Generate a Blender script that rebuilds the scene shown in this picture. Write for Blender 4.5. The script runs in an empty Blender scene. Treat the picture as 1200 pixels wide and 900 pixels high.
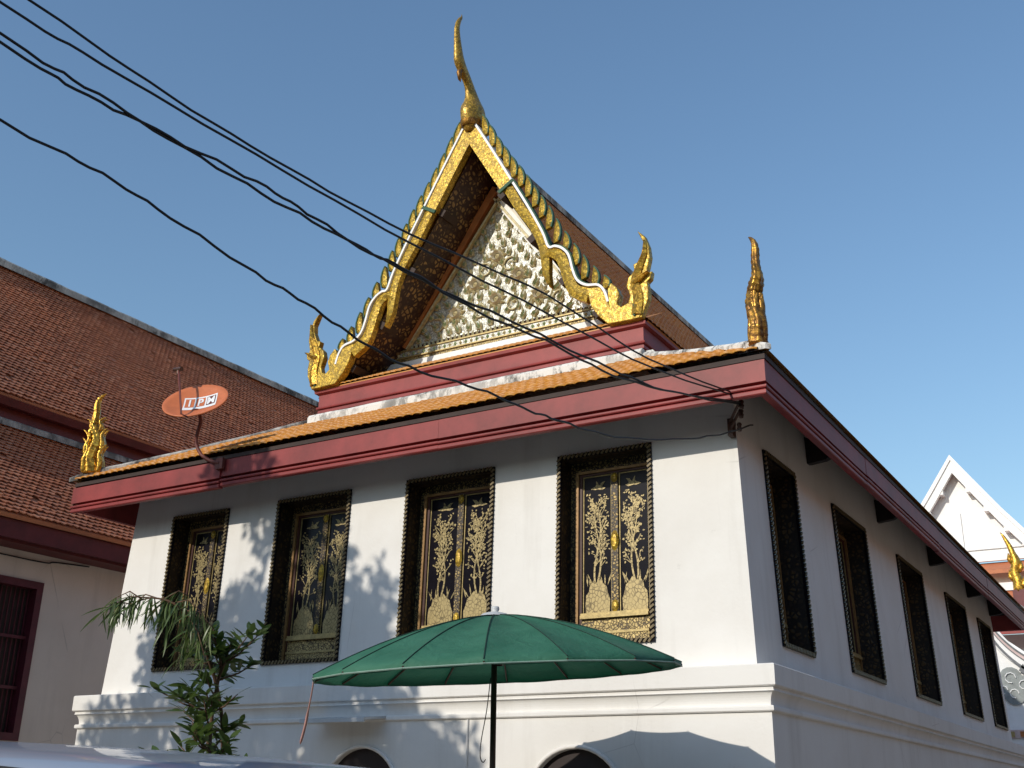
import bpy, bmesh, math, random
from mathutils import Matrix, Vector
import numpy as np

random.seed(7)
rad = math.radians
scene = bpy.context.scene
COL = scene.collection

# ------------------------------------------------------------------ camera
cd = bpy.data.cameras.new('camera')
cam = bpy.data.objects.new('camera', cd)
COL.objects.link(cam)
cd.sensor_width = 36.0
cd.lens = 36.0 * 1290.16 / 1200.0
cd.clip_start = 0.05
cd.clip_end = 2000
_r = Vector((0.85584457, 0.51697552, 0.01632143))
_u = Vector((0.16983375, -0.31068278, 0.935218))
_f = Vector((-0.4885556, 0.79762931, 0.35369606))
cam.matrix_world = Matrix(((_r.x, _u.x, -_f.x, 3.453), (_r.y, _u.y, -_f.y, -10.038), (_r.z, _u.z, -_f.z, 1.6), (0, 0, 0, 1)))
scene.camera = cam

# ------------------------------------------------------------------ light
LDIR = Vector((0.25, 1.0, -0.50)).normalized()      # direction the sunlight travels
TOS = -LDIR
world = bpy.data.worlds.new('World')
scene.world = world
world.use_nodes = True
wn = world.node_tree.nodes
wl = world.node_tree.links
wn.clear()
sky = wn.new('ShaderNodeTexSky')
sky.sky_type = 'NISHITA'
sky.sun_disc = False
sky.sun_elevation = math.asin(TOS.z)
sky.sun_rotation = math.atan2(TOS.x, TOS.y)
sky.air_density = 1.55
sky.dust_density = 0.7
sky.ozone_density = 5.0
bg = wn.new('ShaderNodeBackground')
bg.inputs['Strength'].default_value = 0.15
wo = wn.new('ShaderNodeOutputWorld')
wl.new(sky.outputs[0], bg.inputs[0])
wl.new(bg.outputs[0], wo.inputs[0])
sd = bpy.data.lights.new('sun', 'SUN')
sd.energy = 3.2
sd.angle = rad(0.53)
sd.color = (1.0, 0.92, 0.80)
sun = bpy.data.objects.new('sun', sd)
sun.location = (-10, -30, 25)
sun.rotation_euler = LDIR.to_track_quat('-Z', 'Y').to_euler()
COL.objects.link(sun)
scene.view_settings.view_transform = 'Standard'
scene.view_settings.look = 'None'
scene.view_settings.exposure = 0.0
scene.view_settings.gamma = 1.0
scene.view_settings.use_curve_mapping = False

# ------------------------------------------------------------------ helpers
WM = {}


def link(o, parent=None, basis=None):
    b = basis.copy() if basis is not None else Matrix.Identity(4)
    COL.objects.link(o)
    o.matrix_basis = b
    WM[o.name] = b
    if parent is not None:
        o.parent = parent
        o.matrix_parent_inverse = WM[parent.name].inverted()
    return o


def thing(name, label, cat, loc=(0, 0, 0), group=None):
    o = bpy.data.objects.new(name, None)
    o.empty_display_size = 0.2
    link(o, None, Matrix.Translation(loc))
    tag(o, label, cat, group)
    return o


def tag(o, label=None, cat=None, group=None, kind=None):
    if label:
        o['label'] = label
    if cat:
        o['category'] = cat
    if group:
        o['group'] = group
    if kind:
        o['kind'] = kind
    return o


class MB:
    """collects shapes into one mesh"""

    def __init__(s):
        s.v = []
        s.f = []
        s.m = []
        s.mi = 0

    def add(s, vs, fs):
        b = len(s.v)
        s.v += [tuple(p) for p in vs]
        s.f += [tuple(i + b for i in f) for f in fs]
        s.m += [s.mi] * len(fs)

    def box(s, a, b, rot=None, piv=None):
        x0, y0, z0 = a
        x1, y1, z1 = b
        vs = [(x0, y0, z0), (x1, y0, z0), (x1, y1, z0), (x0, y1, z0), (x0, y0, z1), (x1, y0, z1), (x1, y1, z1), (x0, y1, z1)]
        if rot is not None:
            pv = Vector(piv if piv else ((x0 + x1) / 2, (y0 + y1) / 2, (z0 + z1) / 2))
            vs = [pv + rot @ (Vector(p) - pv) for p in vs]
        s.add(vs, [(0, 3, 2, 1), (4, 5, 6, 7), (0, 1, 5, 4), (1, 2, 6, 5), (2, 3, 7, 6), (3, 0, 4, 7)])

    def beam(s, p, q, w, h, up=(0, 0, 1)):
        p, q = Vector(p), Vector(q)
        d = (q - p).normalized()
        sd_ = d.cross(Vector(up)).normalized()
        u2 = sd_.cross(d)
        vs = []
        for c in (p, q):
            for a, b in ((-1, -1), (1, -1), (1, 1), (-1, 1)):
                vs.append(c + sd_ * a * w / 2 + u2 * b * h / 2)
        s.add(vs, [(0, 1, 2, 3), (7, 6, 5, 4), (0, 4, 5, 1), (1, 5, 6, 2), (2, 6, 7, 3), (3, 7, 4, 0)])

    def prism(s, pts, d0, d1, axis='y', bev=0.0):
        """polygon in the plane across axis; pts (a,b): axis y -> (x,z); axis x -> (y,z)"""
        n = len(pts)

        def P(a, b, d):
            return (a, d, b) if axis == 'y' else (d, a, b)
        vs = [P(a, b, d0) for a, b in pts] + [P(a, b, d1) for a, b in pts]
        fs = [tuple(range(n)), tuple(range(2 * n - 1, n - 1, -1))]
        fs += [(i, i + n, (i + 1) % n + n, (i + 1) % n) for i in range(n)]
        s.add(vs, fs)

    def tube(s, pts, radii, n=8, cap=True, sx=1.0, flute=None):
        pts = [Vector(p) for p in pts]
        if not hasattr(radii, '__len__'):
            radii = [radii] * len(pts)
        b = len(s.v)
        ref = Vector((0, 0, 1)) if abs((pts[-1] - pts[0]).normalized().z) < .9 else Vector((0, 1, 0))
        for i, p in enumerate(pts):
            d = (pts[min(i + 1, len(pts) - 1)] - pts[max(i - 1, 0)]).normalized()
            a = d.cross(ref).normalized()
            c = d.cross(a)
            for k in range(n):
                t = 2 * math.pi * k / n
                k_r = 1.0 if not flute else 1 + flute[1] * math.cos(flute[0] * t + flute[2] * i) + flute[3] * math.sin(i * flute[4])
                s.v.append(tuple(p + (a * math.cos(t) * sx + c * math.sin(t)) * radii[i] * k_r))
        nf = 0
        for i in range(len(pts) - 1):
            for k in range(n):
                s.f.append((b + i * n + k, b + i * n + (k + 1) % n, b + (i + 1) * n + (k + 1) % n, b + (i + 1) * n + k))
                nf += 1
        if cap:
            s.f.append(tuple(b + k for k in range(n - 1, -1, -1)))
            s.f.append(tuple(b + (len(pts) - 1) * n + k for k in range(n)))
            nf += 2
        s.m += [s.mi] * nf

    def lathe(s, prof, c, n=16):
        """prof list of (r,z) about vertical axis at c"""
        b = len(s.v)
        for r_, z_ in prof:
            for k in range(n):
                t = 2 * math.pi * k / n
                s.v.append((c[0] + r_ * math.cos(t), c[1] + r_ * math.sin(t), c[2] + z_))
        nf = 0
        for i in range(len(prof) - 1):
            for k in range(n):
                s.f.append((b + i * n + k, b + i * n + (k + 1) % n, b + (i + 1) * n + (k + 1) % n, b + (i + 1) * n + k))
                nf += 1
        s.m += [s.mi] * nf

    def xform(s, fn):
        s.v = [tuple(fn(p)) for p in s.v]
        return s

    def mesh(s, name, mats, smooth=False, flat_angle=None):
        me = bpy.data.meshes.new(name)
        me.from_pydata(s.v, [], s.f)
        if not isinstance(mats, (list, tuple)):
            mats = [mats]
        for m in mats:
            me.materials.append(m)
        if len(mats) > 1:
            me.polygons.foreach_set('material_index', s.m)
        bm = bmesh.new()
        bm.from_mesh(me)
        bmesh.ops.recalc_face_normals(bm, faces=bm.faces)
        bm.to_mesh(me)
        bm.free()
        if smooth:
            me.polygons.foreach_set('use_smooth', [True] * len(me.polygons))
        me.update()
        return me

    def build(s, name, mats, parent=None, smooth=False, basis=None, bevel=0, subsurf=0):
        o = bpy.data.objects.new(name, s.mesh(name, mats, smooth))
        link(o, parent, basis)
        if bevel:
            m = o.modifiers.new('bevel', 'BEVEL')
            m.width = bevel
            m.segments = 2
            m.limit_method = 'ANGLE'
        if subsurf:
            m = o.modifiers.new('sub', 'SUBSURF')
            m.levels = m.render_levels = subsurf
        return o


def inst(name, me, parent, basis):
    o = bpy.data.objects.new(name, me)
    return link(o, parent, basis)


def basis(o, x, y, z):
    return Matrix(((x[0], y[0], z[0], o[0]), (x[1], y[1], z[1], o[1]), (x[2], y[2], z[2], o[2]), (0, 0, 0, 1)))


def spline(pts, n=6):
    """Catmull-Rom through points"""
    P = [Vector(p) for p in pts]
    out = []
    for i in range(len(P) - 1):
        p0, p1, p2, p3 = P[max(i - 1, 0)], P[i], P[i + 1], P[min(i + 2, len(P) - 1)]
        for k in range(n):
            t = k / n
            out.append(0.5 * ((2 * p1) + (p2 - p0) * t + (2 * p0 - 5 * p1 + 4 * p2 - p3) * t * t + (3 * p1 - p0 - 3 * p2 + p3) * t ** 3))
    out.append(P[-1])
    return out


# ------------------------------------------------------------------ materials
def srgb(*c):
    return tuple(((x / 255) / 12.92 if x / 255 < .04045 else ((x / 255 + .055) / 1.055) ** 2.4) for x in c)


class NT:
    def __init__(s, name):
        s.mat = bpy.data.materials.new(name)
        s.mat.use_nodes = True
        s.t = s.mat.node_tree
        s.n = s.t.nodes
        s.b = s.n['Principled BSDF']
        s.tc = s.n.new('ShaderNodeTexCoord').outputs['Object']

    def lk(s, a, b):
        s.t.links.new(a, b)

    def set(s, **k):
        for a, v in k.items():
            a = a.replace('_', ' ')
            s.b.inputs[a].default_value = v
        return s

    def mapping(s, scale=(1, 1, 1), src=None, rot=(0, 0, 0)):
        m = s.n.new('ShaderNodeMapping')
        m.inputs['Scale'].default_value = scale
        m.inputs['Rotation'].default_value = rot
        s.lk(src or s.tc, m.inputs['Vector'])
        return m.outputs[0]

    def noise(s, scale, detail=4, rough=.6, vec=None, dist=0):
        n = s.n.new('ShaderNodeTexNoise')
        n.inputs['Scale'].default_value = scale
        n.inputs['Detail'].default_value = detail
        n.inputs['Roughness'].default_value = rough
        n.inputs['Distortion'].default_value = dist
        s.lk(vec or s.tc, n.inputs['Vector'])
        return n.outputs['Fac']

    def voro(s, scale, feature='F1', vec=None, out='Distance', rnd=1.0):
        n = s.n.new('ShaderNodeTexVoronoi')
        n.feature = feature
        n.inputs['Scale'].default_value = scale
        n.inputs['Randomness'].default_value = rnd
        s.lk(vec or s.tc, n.inputs['Vector'])
        return n.outputs[out]

    def ramp(s, src, stops):
        r_ = s.n.new('ShaderNodeValToRGB')
        e = r_.color_ramp.elements
        while len(e) < len(stops):
            e.new(.5)
        for i, (p, c) in enumerate(stops):
            e[i].position = p
            e[i].color = (c, c, c, 1) if not hasattr(c, '__len__') else (*c, 1)
        s.lk(src, r_.inputs[0])
        return r_.outputs[0]

    def mix(s, fac, a, b, mode='MIX'):
        m = s.n.new('ShaderNodeMix')
        m.data_type = 'RGBA'
        m.blend_type = mode
        for sock, v in ((m.inputs[0], fac), (m.inputs[6], a), (m.inputs[7], b)):
            if isinstance(v, bpy.types.NodeSocket):
                s.lk(v, sock)
            elif hasattr(v, '__len__'):
                sock.default_value = (*v, 1)
            else:
                sock.default_value = v
        return m.outputs[2]

    def math(s, op, a, b=0.0):
        m = s.n.new('ShaderNodeMath')
        m.operation = op
        for i, v in enumerate((a, b)):
            if isinstance(v, bpy.types.NodeSocket):
                s.lk(v, m.inputs[i])
            else:
                m.inputs[i].default_value = v
        return m.outputs[0]

    def color(s, c):
        if isinstance(c, bpy.types.NodeSocket):
            s.lk(c, s.b.inputs['Base Color'])
        else:
            s.b.inputs['Base Color'].default_value = (*c, 1)
        return s

    def rough(s, c):
        if isinstance(c, bpy.types.NodeSocket):
            s.lk(c, s.b.inputs['Roughness'])
        else:
            s.b.inputs['Roughness'].default_value = c
        return s

    def bump(s, h, strength=.3, dist=.01):
        b = s.n.new('ShaderNodeBump')
        b.inputs['Strength'].default_value = strength
        b.inputs['Distance'].default_value = dist
        s.lk(h, b.inputs['Height'])
        s.lk(b.outputs[0], s.b.inputs['Normal'])
        return s

    def island(s):
        g = s.n.new('ShaderNodeNewGeometry')
        return g.outputs['Random Per Island']

    def objrand(s):
        g = s.n.new('ShaderNodeObjectInfo')
        return g.outputs['Random']


def mat_plaster(name, base, stain, amount=.5):
    m = NT(name)
    big = m.noise(.55, 6, .62)
    streak = m.noise(1.0, 5, .65, vec=m.mapping((2.2, 2.2, .22)))
    fine = m.noise(35, 3, .6)
    f1 = m.ramp(big, [(.42, 0.0), (.75, 1.0)])
    f2 = m.ramp(streak, [(.52, 0.0), (.8, 1.0)])
    c = m.mix(m.math('MULTIPLY', f1, amount), base, stain)
    c = m.mix(m.math('MULTIPLY', f2, amount * .8), c, tuple(x * .75 for x in stain))
    spot = m.ramp(m.noise(7, 6, .7), [(.66, 0.0), (.74, 1.0)])
    c = m.mix(m.math('MULTIPLY', spot, amount * .35), c, tuple(x * .6 for x in stain))
    ck = m.ramp(m.voro(.9, 'DISTANCE_TO_EDGE', vec=m.mapping((1, 1, .8), src=None)), [(.0, 1.0), (.004, 0.0)])
    ckm = m.ramp(m.noise(.7, 3, .6), [(.56, 0.0), (.66, 1.0)])
    c = m.mix(m.math('MULTIPLY', m.math('MULTIPLY', ck, ckm), .5), c, tuple(x * .45 for x in stain))
    m.color(c).rough(.85)
    h = m.math('ADD', m.math('MULTIPLY', m.noise(3, 4, .6), 2.0), m.math('MULTIPLY', fine, .35))
    m.bump(h, .25, .012)
    return m.mat


def mat_simple(name, base, rough=.6, var=.25, scale=6, metallic=0.0, bump=.15):
    m = NT(name)
    n = m.noise(scale, 5, .65)
    f = m.ramp(n, [(.3, 0.0), (.7, 1.0)])
    c = m.mix(f, tuple(x * (1 - var) for x in base), tuple(min(1, x * (1 + var * .6)) for x in base))
    m.color(c).rough(rough).set(Metallic=metallic)
    if bump:
        m.bump(m.noise(scale * 5, 4, .6), bump, .006)
    return m.mat


def mat_gold(name, base, dark, scale=55, metallic=.35, rough=.42, wear_lo=.56):
    """small glass mosaic pieces on gilding"""
    m = NT(name)
    cell = m.voro(scale, out='Color')
    sep = m.n.new('ShaderNodeSeparateColor')
    m.lk(cell, sep.inputs[0])
    edge = m.ramp(m.voro(scale, 'DISTANCE_TO_EDGE'), [(.02, 1.0), (.12, 0.0)])
    c = m.mix(m.ramp(sep.outputs[0], [(.15, 0.0), (.95, 1.0)]), tuple(min(1, x * 1.12) for x in base), tuple(x * .45 for x in base))
    wear = m.ramp(m.noise(5, 6, .75), [(wear_lo, 0.0), (wear_lo + .14, 1.0)])
    c = m.mix(m.math('MULTIPLY', wear, .75), c, dark)
    c = m.mix(m.math('MULTIPLY', edge, .6), c, dark)
    m.color(c).set(Metallic=metallic)
    m.rough(m.math('ADD', m.math('MULTIPLY', sep.outputs[1], .3), rough - .15))
    h = m.math('ADD', m.math('MULTIPLY', sep.outputs[2], 1.2), m.noise(18, 4, .65))
    m.bump(h, .55, .014)
    return m.mat


def mat_tile(name, cols, rough=.55, moss=None, per_object=False):
    m = NT(name)
    rv = m.objrand() if per_object else m.island()
    c = m.ramp(rv, [(i / (len(cols) - 1), cc) for i, cc in enumerate(cols)])
    big = m.ramp(m.noise(.9, 6, .65), [(.42, 0.0), (.72, 1.0)])
    if moss:
        c = m.mix(m.math('MULTIPLY', big, .65), c, moss)
    sm = m.ramp(m.noise(14, 4, .7), [(.5, 0.0), (.8, 1.0)])
    c = m.mix(m.math('MULTIPLY', sm, .4), c, tuple(x * .5 for x in cols[0]))
    m.color(c).rough(rough)
    m.bump(m.noise(40, 3), .2, .004)
    return m.mat


def mat_stained(name, base, stain, lo=.45, hi=.62, scale=4.5):
    m = NT(name)
    n = m.noise(scale, 8, .75, vec=m.mapping((1, 1, .5)))
    f = m.ramp(n, [(lo, 0.0), (hi, 1.0)])
    f2 = m.ramp(m.noise(.8, 3, .6), [(.35, .25), (.58, 1.0)])
    c = m.mix(m.math('MULTIPLY', f, f2), base, stain)
    m.color(c).rough(.85).bump(m.noise(20, 5), .3, .01)
    return m.mat


def mat_stencil(name, ground, gold, scale, cover=.5, mask=0.0):
    """gilt leaf scrolls on lacquer: leaf-shaped cells gathered in flowers"""
    m = NT(name)
    wob = m.n.new('ShaderNodeVectorMath')
    wob.operation = 'MULTIPLY_ADD'
    nz = m.n.new('ShaderNodeTexNoise')
    nz.inputs['Scale'].default_value = scale * .5
    m.lk(m.tc, nz.inputs['Vector'])
    m.lk(nz.outputs['Color'], wob.inputs[0])
    wob.inputs[1].default_value = (.9 / scale,) * 3
    m.lk(m.tc, wob.inputs[2])
    v = wob.outputs[0]
    e = m.voro(scale, 'DISTANCE_TO_EDGE', vec=v)
    t = .30 * (1 - cover)
    f = m.ramp(e, [(max(.005, t - .04), 0.0), (t + .04, 1.0)])
    if mask:
        big = m.voro(scale * .30, vec=v, rnd=.3)
        ring = m.math('MAXIMUM', m.ramp(big, [(.16, 1.0), (.20, 0.0)]), m.math('MULTIPLY', m.ramp(big, [(.26, 0.0), (.30, 1.0)]), m.ramp(big, [(.52, 1.0), (.60, 0.0)])))
        f = m.math('MULTIPLY', f, m.math('ADD', 1 - mask, m.math('MULTIPLY', ring, mask)))
    w = m.ramp(m.noise(9, 4, .7), [(.3, .55), (.6, 1.0)])
    f = m.math('MULTIPLY', f, w)
    m.color(m.mix(f, ground, gold))
    m.rough(.5)
    m.lk(m.math('MULTIPLY', f, .3), m.b.inputs['Metallic'])
    m.bump(f, .5, .006)
    return m.mat


M = {}
M['plaster'] = mat_plaster('white_plaster', (.80, .785, .75), (.60, .56, .50), .5)
M['plaster_pink'] = mat_plaster('aged_plaster', (.76, .65, .56), (.56, .46, .38), .5)
M['red'] = mat_simple('red_paint', (.26, .033, .031), .55, .32, 2.2, bump=.1)
M['red_dark'] = mat_simple('dark_red_paint', (.13, .018, .02), .55, .3, 4.0)
M['maroon'] = mat_simple('maroon_paint', (.10, .014, .024), .5, .3, 5.0)
M['orange_tile'] = mat_tile('orange_tile', [(.42, .16, .014), (.52, .215, .02), (.47, .185, .016), (.55, .25, .03)], .45, (.34, .15, .035))
M['orange_tile_single'] = mat_tile('orange_eave_tile', [(.42, .16, .014), (.53, .22, .02), (.47, .185, .016), (.56, .255, .03)], .45, (.34, .15, .035), True)
M['roof_brown'] = mat_tile('brown_roof_tile', [(.44, .14, .06), (.60, .22, .10), (.52, .175, .08), (.66, .28, .15)], .75, (.32, .13, .075))
M['roof_shade'] = mat_tile('amber_roof_tile', [(.50, .17, .028), (.60, .23, .04), (.55, .20, .03)], .5, (.42, .14, .03))
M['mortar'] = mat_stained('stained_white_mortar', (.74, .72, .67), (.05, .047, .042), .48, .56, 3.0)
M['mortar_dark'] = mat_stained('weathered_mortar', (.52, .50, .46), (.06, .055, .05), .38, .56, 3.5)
M['gold'] = mat_gold('gold_mosaic', (.60, .40, .045), (.20, .10, .012), 34)
M['gold_deep'] = mat_gold('aged_gold_mosaic', (.52, .33, .045), (.18, .085, .015), 34)
M['gilt'] = mat_gold('gilded_wood', (.78, .46, .06), (.20, .08, .015), 20, .65, .36)
M['gilt_aged'] = mat_gold('worn_gilding', (.62, .33, .045), (.13, .055, .02), 15, .6, .40, .44)
M['goldleaf'] = mat_simple('gold_leaf', (.43, .33, .14), .45, .35, 25, .35, .2)
M['rope'] = mat_simple('dull_rope_gilding', (.15, .112, .05), .5, .4, 25, .2, .2)
M['green_glass'] = mat_simple('green_glass_mosaic', (.010, .075, .032), .65, .35, 30)
m = NT('gold_leaf_picture')
ln = m.ramp(m.voro(26, 'DISTANCE_TO_EDGE', vec=m.mapping((1, 1, .8))), [(.04, 1.0), (.13, 0.0)])
ln = m.math('MULTIPLY', ln, m.ramp(m.noise(9, 3), [(.35, .35), (.55, 1.0)]))
m.color(m.mix(m.math('MULTIPLY', ln, .8), m.mix(m.noise(20, 3), (.32, .25, .11), (.42, .33, .15)), (.07, .05, .02))).rough(.45).set(Metallic=.3)
M['leafpic'] = m.mat
M['white_paint'] = mat_simple('white_paint', (.83, .84, .84), .6, .06, 5)
M['cream'] = mat_simple('cream_paint', (.72, .68, .58), .6, .12, 5)  # sunlit brightness of the right rafter, set as colour
M['ochre'] = mat_simple('ochre_beam_paint', (.42, .15, .04), .55, .25, 6)  # ochre of the tablets; on the left rafter it stands in for shade
M['stencil'] = mat_stencil('gilt_stencil_on_maroon', (.028, .008, .007), (.34, .22, .09), 13, .45, .85)
M['lacquer'] = mat_simple('black_lacquer', (.009, .008, .012), .22, .3, 8, bump=.0)
M['lacquer'].node_tree.nodes['Principled BSDF'].inputs['Specular IOR Level'].default_value = .12
M['jamb'] = mat_stencil('faint_gilt_on_lacquer', (.014, .009, .007), (.12, .075, .03), 17, .45, .8)
M['arabesque'] = mat_stencil('gilt_arabesque', (.022, .012, .007), (.40, .29, .11), 30, .50, .5)
M['carved'] = mat_stencil('carved_gilt_band', (.05, .028, .01), (.58, .44, .18), 30, .72, .25)
M['wood_red'] = mat_simple('red_brown_wood', (.11, .024, .014), .45, .3, 8)
M['stile'] = mat_simple('gilded_stile', (.30, .17, .06), .45, .35, 14, .2)
M['frame_wood'] = mat_simple('dark_red_frame_wood', (.055, .014, .009), .5, .3, 8)
M['wood_dark'] = mat_simple('dark_timber', (.035, .018, .014), .7, .35, 6)
M['soffit_wood'] = mat_simple('sooty_eave_timber', (.016, .011, .010), .8, .35, 6)  # near-black brown for soffit and eave brackets
M['wood_dark2'] = mat_simple('dark_red_brown_door', (.018, .008, .007), .6, .3, 6)  # door brown darkened to stand in for shade inside the arches
M['glitter'] = mat_gold('silver_glass_mosaic', (.66, .66, .60), (.30, .28, .20), 40, .25, .42)
M['leafgreen'] = mat_simple('green_relief_glass', (.30, .40, .20), .4, .4, 22)
M['relief_gold'] = mat_simple('antique_relief_gilding', (.56, .49, .28), .5, .4, 16, .05, .25)
M['relief_pale'] = mat_simple('pale_relief_glass', (.70, .69, .58), .4, .3, 18)
M['rosette'] = mat_simple('pale_rosette_glass', (.66, .60, .48), .35, .25, 18)
M['umbrella'] = None
M['hem'] = mat_simple('pale_green_hem', (.22, .33, .27), .7, .2, 9)
M['seam'] = mat_simple('dark_green_seam', (.008, .04, .027), .8, .2, 9)
M['pole'] = mat_simple('dark_brown_steel', (.085, .045, .032), .45, .3, 9, .3)
M['dish'] = mat_simple('orange_dish_enamel', (.60, .17, .06), .5, .2, 4)
M['rust'] = mat_simple('rusty_red_pipe', (.16, .04, .028), .6, .4, 14)
M['cable'] = mat_simple('black_cable_rubber', (.012, .012, .012), .55, .2, 9)
M['ground'] = mat_simple('pale_concrete_paving', (.34, .295, .24), .9, .3, 1.2)
M['concrete'] = mat_simple('grey_concrete', (.34, .33, .31), .9, .2, 4)
M['glass_dark'] = mat_simple('dark_glass', (.015, .017, .02), .08, .1, 3, bump=0)
M['tyre'] = mat_simple('tyre_rubber', (.02, .02, .02), .8, .2, 9)
M['grey_line'] = mat_simple('grey_painted_line', (.16, .17, .18), .7, .25, 8)
M['teal'] = mat_simple('dark_teal_paint', (.26, .29, .29), .6, .3, 8)
M['pinkish'] = mat_simple('pale_pink_paint', (.62, .48, .46), .7, .15, 6)
M['bark'] = mat_simple('brown_bark', (.13, .07, .04), .85, .35, 12)
M['strap'] = mat_simple('faded_pink_strap', (.52, .27, .23), .7, .2, 10)
M['zinc'] = mat_simple('pale_sheet_metal', (.55, .57, .58), .45, .12, 5)
M['clay'] = mat_simple('clay_pot', (.30, .12, .07), .8, .2, 6)

# umbrella cloth lets some light through
m = NT('green_umbrella_cloth')
n_ = m.ramp(m.noise(3.5, 5, .65), [(.35, 0.0), (.7, 1.0)])
m.color(m.mix(n_, (.032, .15, .09), (.055, .205, .13))).rough(.7)
m.bump(m.math('ADD', m.math('MULTIPLY', m.noise(7, 4, .6, dist=1.2), 2.5), m.math('MULTIPLY', m.noise(60, 3), .25)), .35, .02)
tr_ = m.n.new('ShaderNodeBsdfTranslucent')
tr_.inputs[0].default_value = (.02, .20, .11, 1)
mx = m.n.new('ShaderNodeMixShader')
mx.inputs[0].default_value = .22
m.lk(m.b.outputs[0], mx.inputs[1])
m.lk(tr_.outputs[0], mx.inputs[2])
m.lk(mx.outputs[0], m.n['Material Output'].inputs[0])
M['umbrella'] = m.mat


def mat_leaf(name, cols, trans):
    m = NT(name)
    rv = m.math('FRACT', m.math('ADD', m.island(), m.objrand()))
    c = m.ramp(rv, [(i / (len(cols) - 1), cc) for i, cc in enumerate(cols)])
    m.color(c).rough(.38)
    t = m.n.new('ShaderNodeBsdfTranslucent')
    t.inputs[0].default_value = (*trans, 1)
    x = m.n.new('ShaderNodeMixShader')
    x.inputs[0].default_value = .25
    m.lk(m.b.outputs[0], x.inputs[1])
    m.lk(t.outputs[0], x.inputs[2])
    m.lk(x.outputs[0], m.n['Material Output'].inputs[0])
    return m.mat


M['leaf'] = mat_leaf('broad_leaf', [(.035, .065, .018), (.065, .11, .03), (.05, .085, .022), (.11, .16, .045)], (.16, .26, .05))
M['leaf_long'] = mat_leaf('narrow_leaf', [(.06, .10, .03), (.11, .16, .055), (.08, .13, .04), (.16, .20, .08)], (.22, .32, .08))
# car paint
m = NT('silver_blue_car_paint')
m.color(m.mix(m.noise(2, 2), (.42, .47, .55), (.48, .53, .60))).rough(.38).set(Metallic=.45)
m.b.inputs['Coat Weight'].default_value = .6
M['carpaint'] = m.mat

# ------------------------------------------------------------------ ground
g = MB()
g.add([(-400, -400, 0), (400, -400, 0), (400, 600, 0), (-400, 600, 0)], [(0, 1, 2, 3)])
tag(g.build('ground', M['ground']), kind='structure')

# ================================================================== the hall
XC = -4.43
W0, BF, BS, BL = -8.956, .0212, .0382, .0645     # wall left end, batters
ZL = 2.787                                        # top of the ledge
LEN = 15.3
hall = thing('temple_hall', 'white two-storey temple hall with gilded gable, red eaves and black-gold windows', 'building', (XC, 0, 0))

FW = [(-2.0965, -1.0299), (-4.1265, -2.9442), (-6.1433, -4.9977), (-8.0212, -7.0289)]
SW = [(.836, 1.849), (3.367, 4.896), (6.736, 8.367), (10.238, 12.048), (13.378, 14.804)]
ZB, ZT = ZL + .30, ZL + 2.30
ZTOP = 5.84


def wall_grid(us, zs, holes, fmap):
    b = MB()
    us = sorted(us)
    zs = sorted(zs)
    idx = {}
    for i, a in enumerate(us):
        for j, z in enumerate(zs):
            idx[i, j] = len(b.v)
            b.v.append(fmap(a, z))
    for i in range(len(us) - 1):
        for j in range(len(zs) - 1):
            cu, cz = (us[i] + us[i + 1]) / 2, (zs[j] + zs[j + 1]) / 2
            if any(a < cu < c and d < cz < e for a, c, d, e in holes):
                continue
            b.f.append((idx[i, j], idx[i + 1, j], idx[i + 1, j + 1], idx[i, j + 1]))
            b.m.append(0)
    return b


def fmap(x, z):
    k = z - ZL
    xx = x
    if x == 0:
        xx = -BS * k
    if x == W0:
        xx = W0 + BL * k
    return (xx, BF * k, z)


def smap(y, z):
    k = z - ZL
    yy = BF * k if y == 0 else y
    return (-BS * k, yy, z)


zs = [ZL, ZB, ZT, ZTOP]
wall_grid([W0, 0] + [v for p in FW for v in p], zs, [(a, c, ZB, ZT) for a, c in FW], fmap).build('wall', M['plaster'], hall)
wall_grid([0, LEN] + [v for p in SW for v in p], zs, [(a, c, ZB, ZT) for a, c in SW], smap).build('wall', M['plaster'], hall)
b = MB()
k = ZTOP - ZL
b.add([(W0, 0, ZL), (W0, LEN, ZL), (W0 + BL * k, LEN, ZTOP), (W0 + BL * k, BF * k, ZTOP)], [(0, 1, 2, 3)])
b.build('wall', M['plaster'], hall)
b = MB()
b.add([(W0, LEN, ZL), (0, LEN, ZL), (-BS * k, LEN, ZTOP), (W0 + BL * k, LEN, ZTOP)], [(0, 1, 2, 3)])
b.build('wall', M['plaster'], hall)


def ring(b, rect, prof, sides='FRBL', z0=0.0):
    """sweep profile (offset outward, z) round a rectangle with mitred corners"""
    x0, x1, y0, y1 = rect
    for sd_ in sides:
        if sd_ == 'F':
            P = lambda o, z: ((x0 - o, y0 - o, z), (x1 + o, y0 - o, z))
        elif sd_ == 'R':
            P = lambda o, z: ((x1 + o, y0 - o, z), (x1 + o, y1 + o, z))
        elif sd_ == 'B':
            P = lambda o, z: ((x1 + o, y1 + o, z), (x0 - o, y1 + o, z))
        else:
            P = lambda o, z: ((x0 - o, y1 + o, z), (x0 - o, y0 - o, z))
        vs = []
        for o, z in prof:
            vs += list(P(o, z + z0))
        b.add(vs, [(2 * i, 2 * i + 1, 2 * i + 3, 2 * i + 2) for i in range(len(prof) - 1)])
    return b


base_rect = (W0, 0, 0, LEN)
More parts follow.
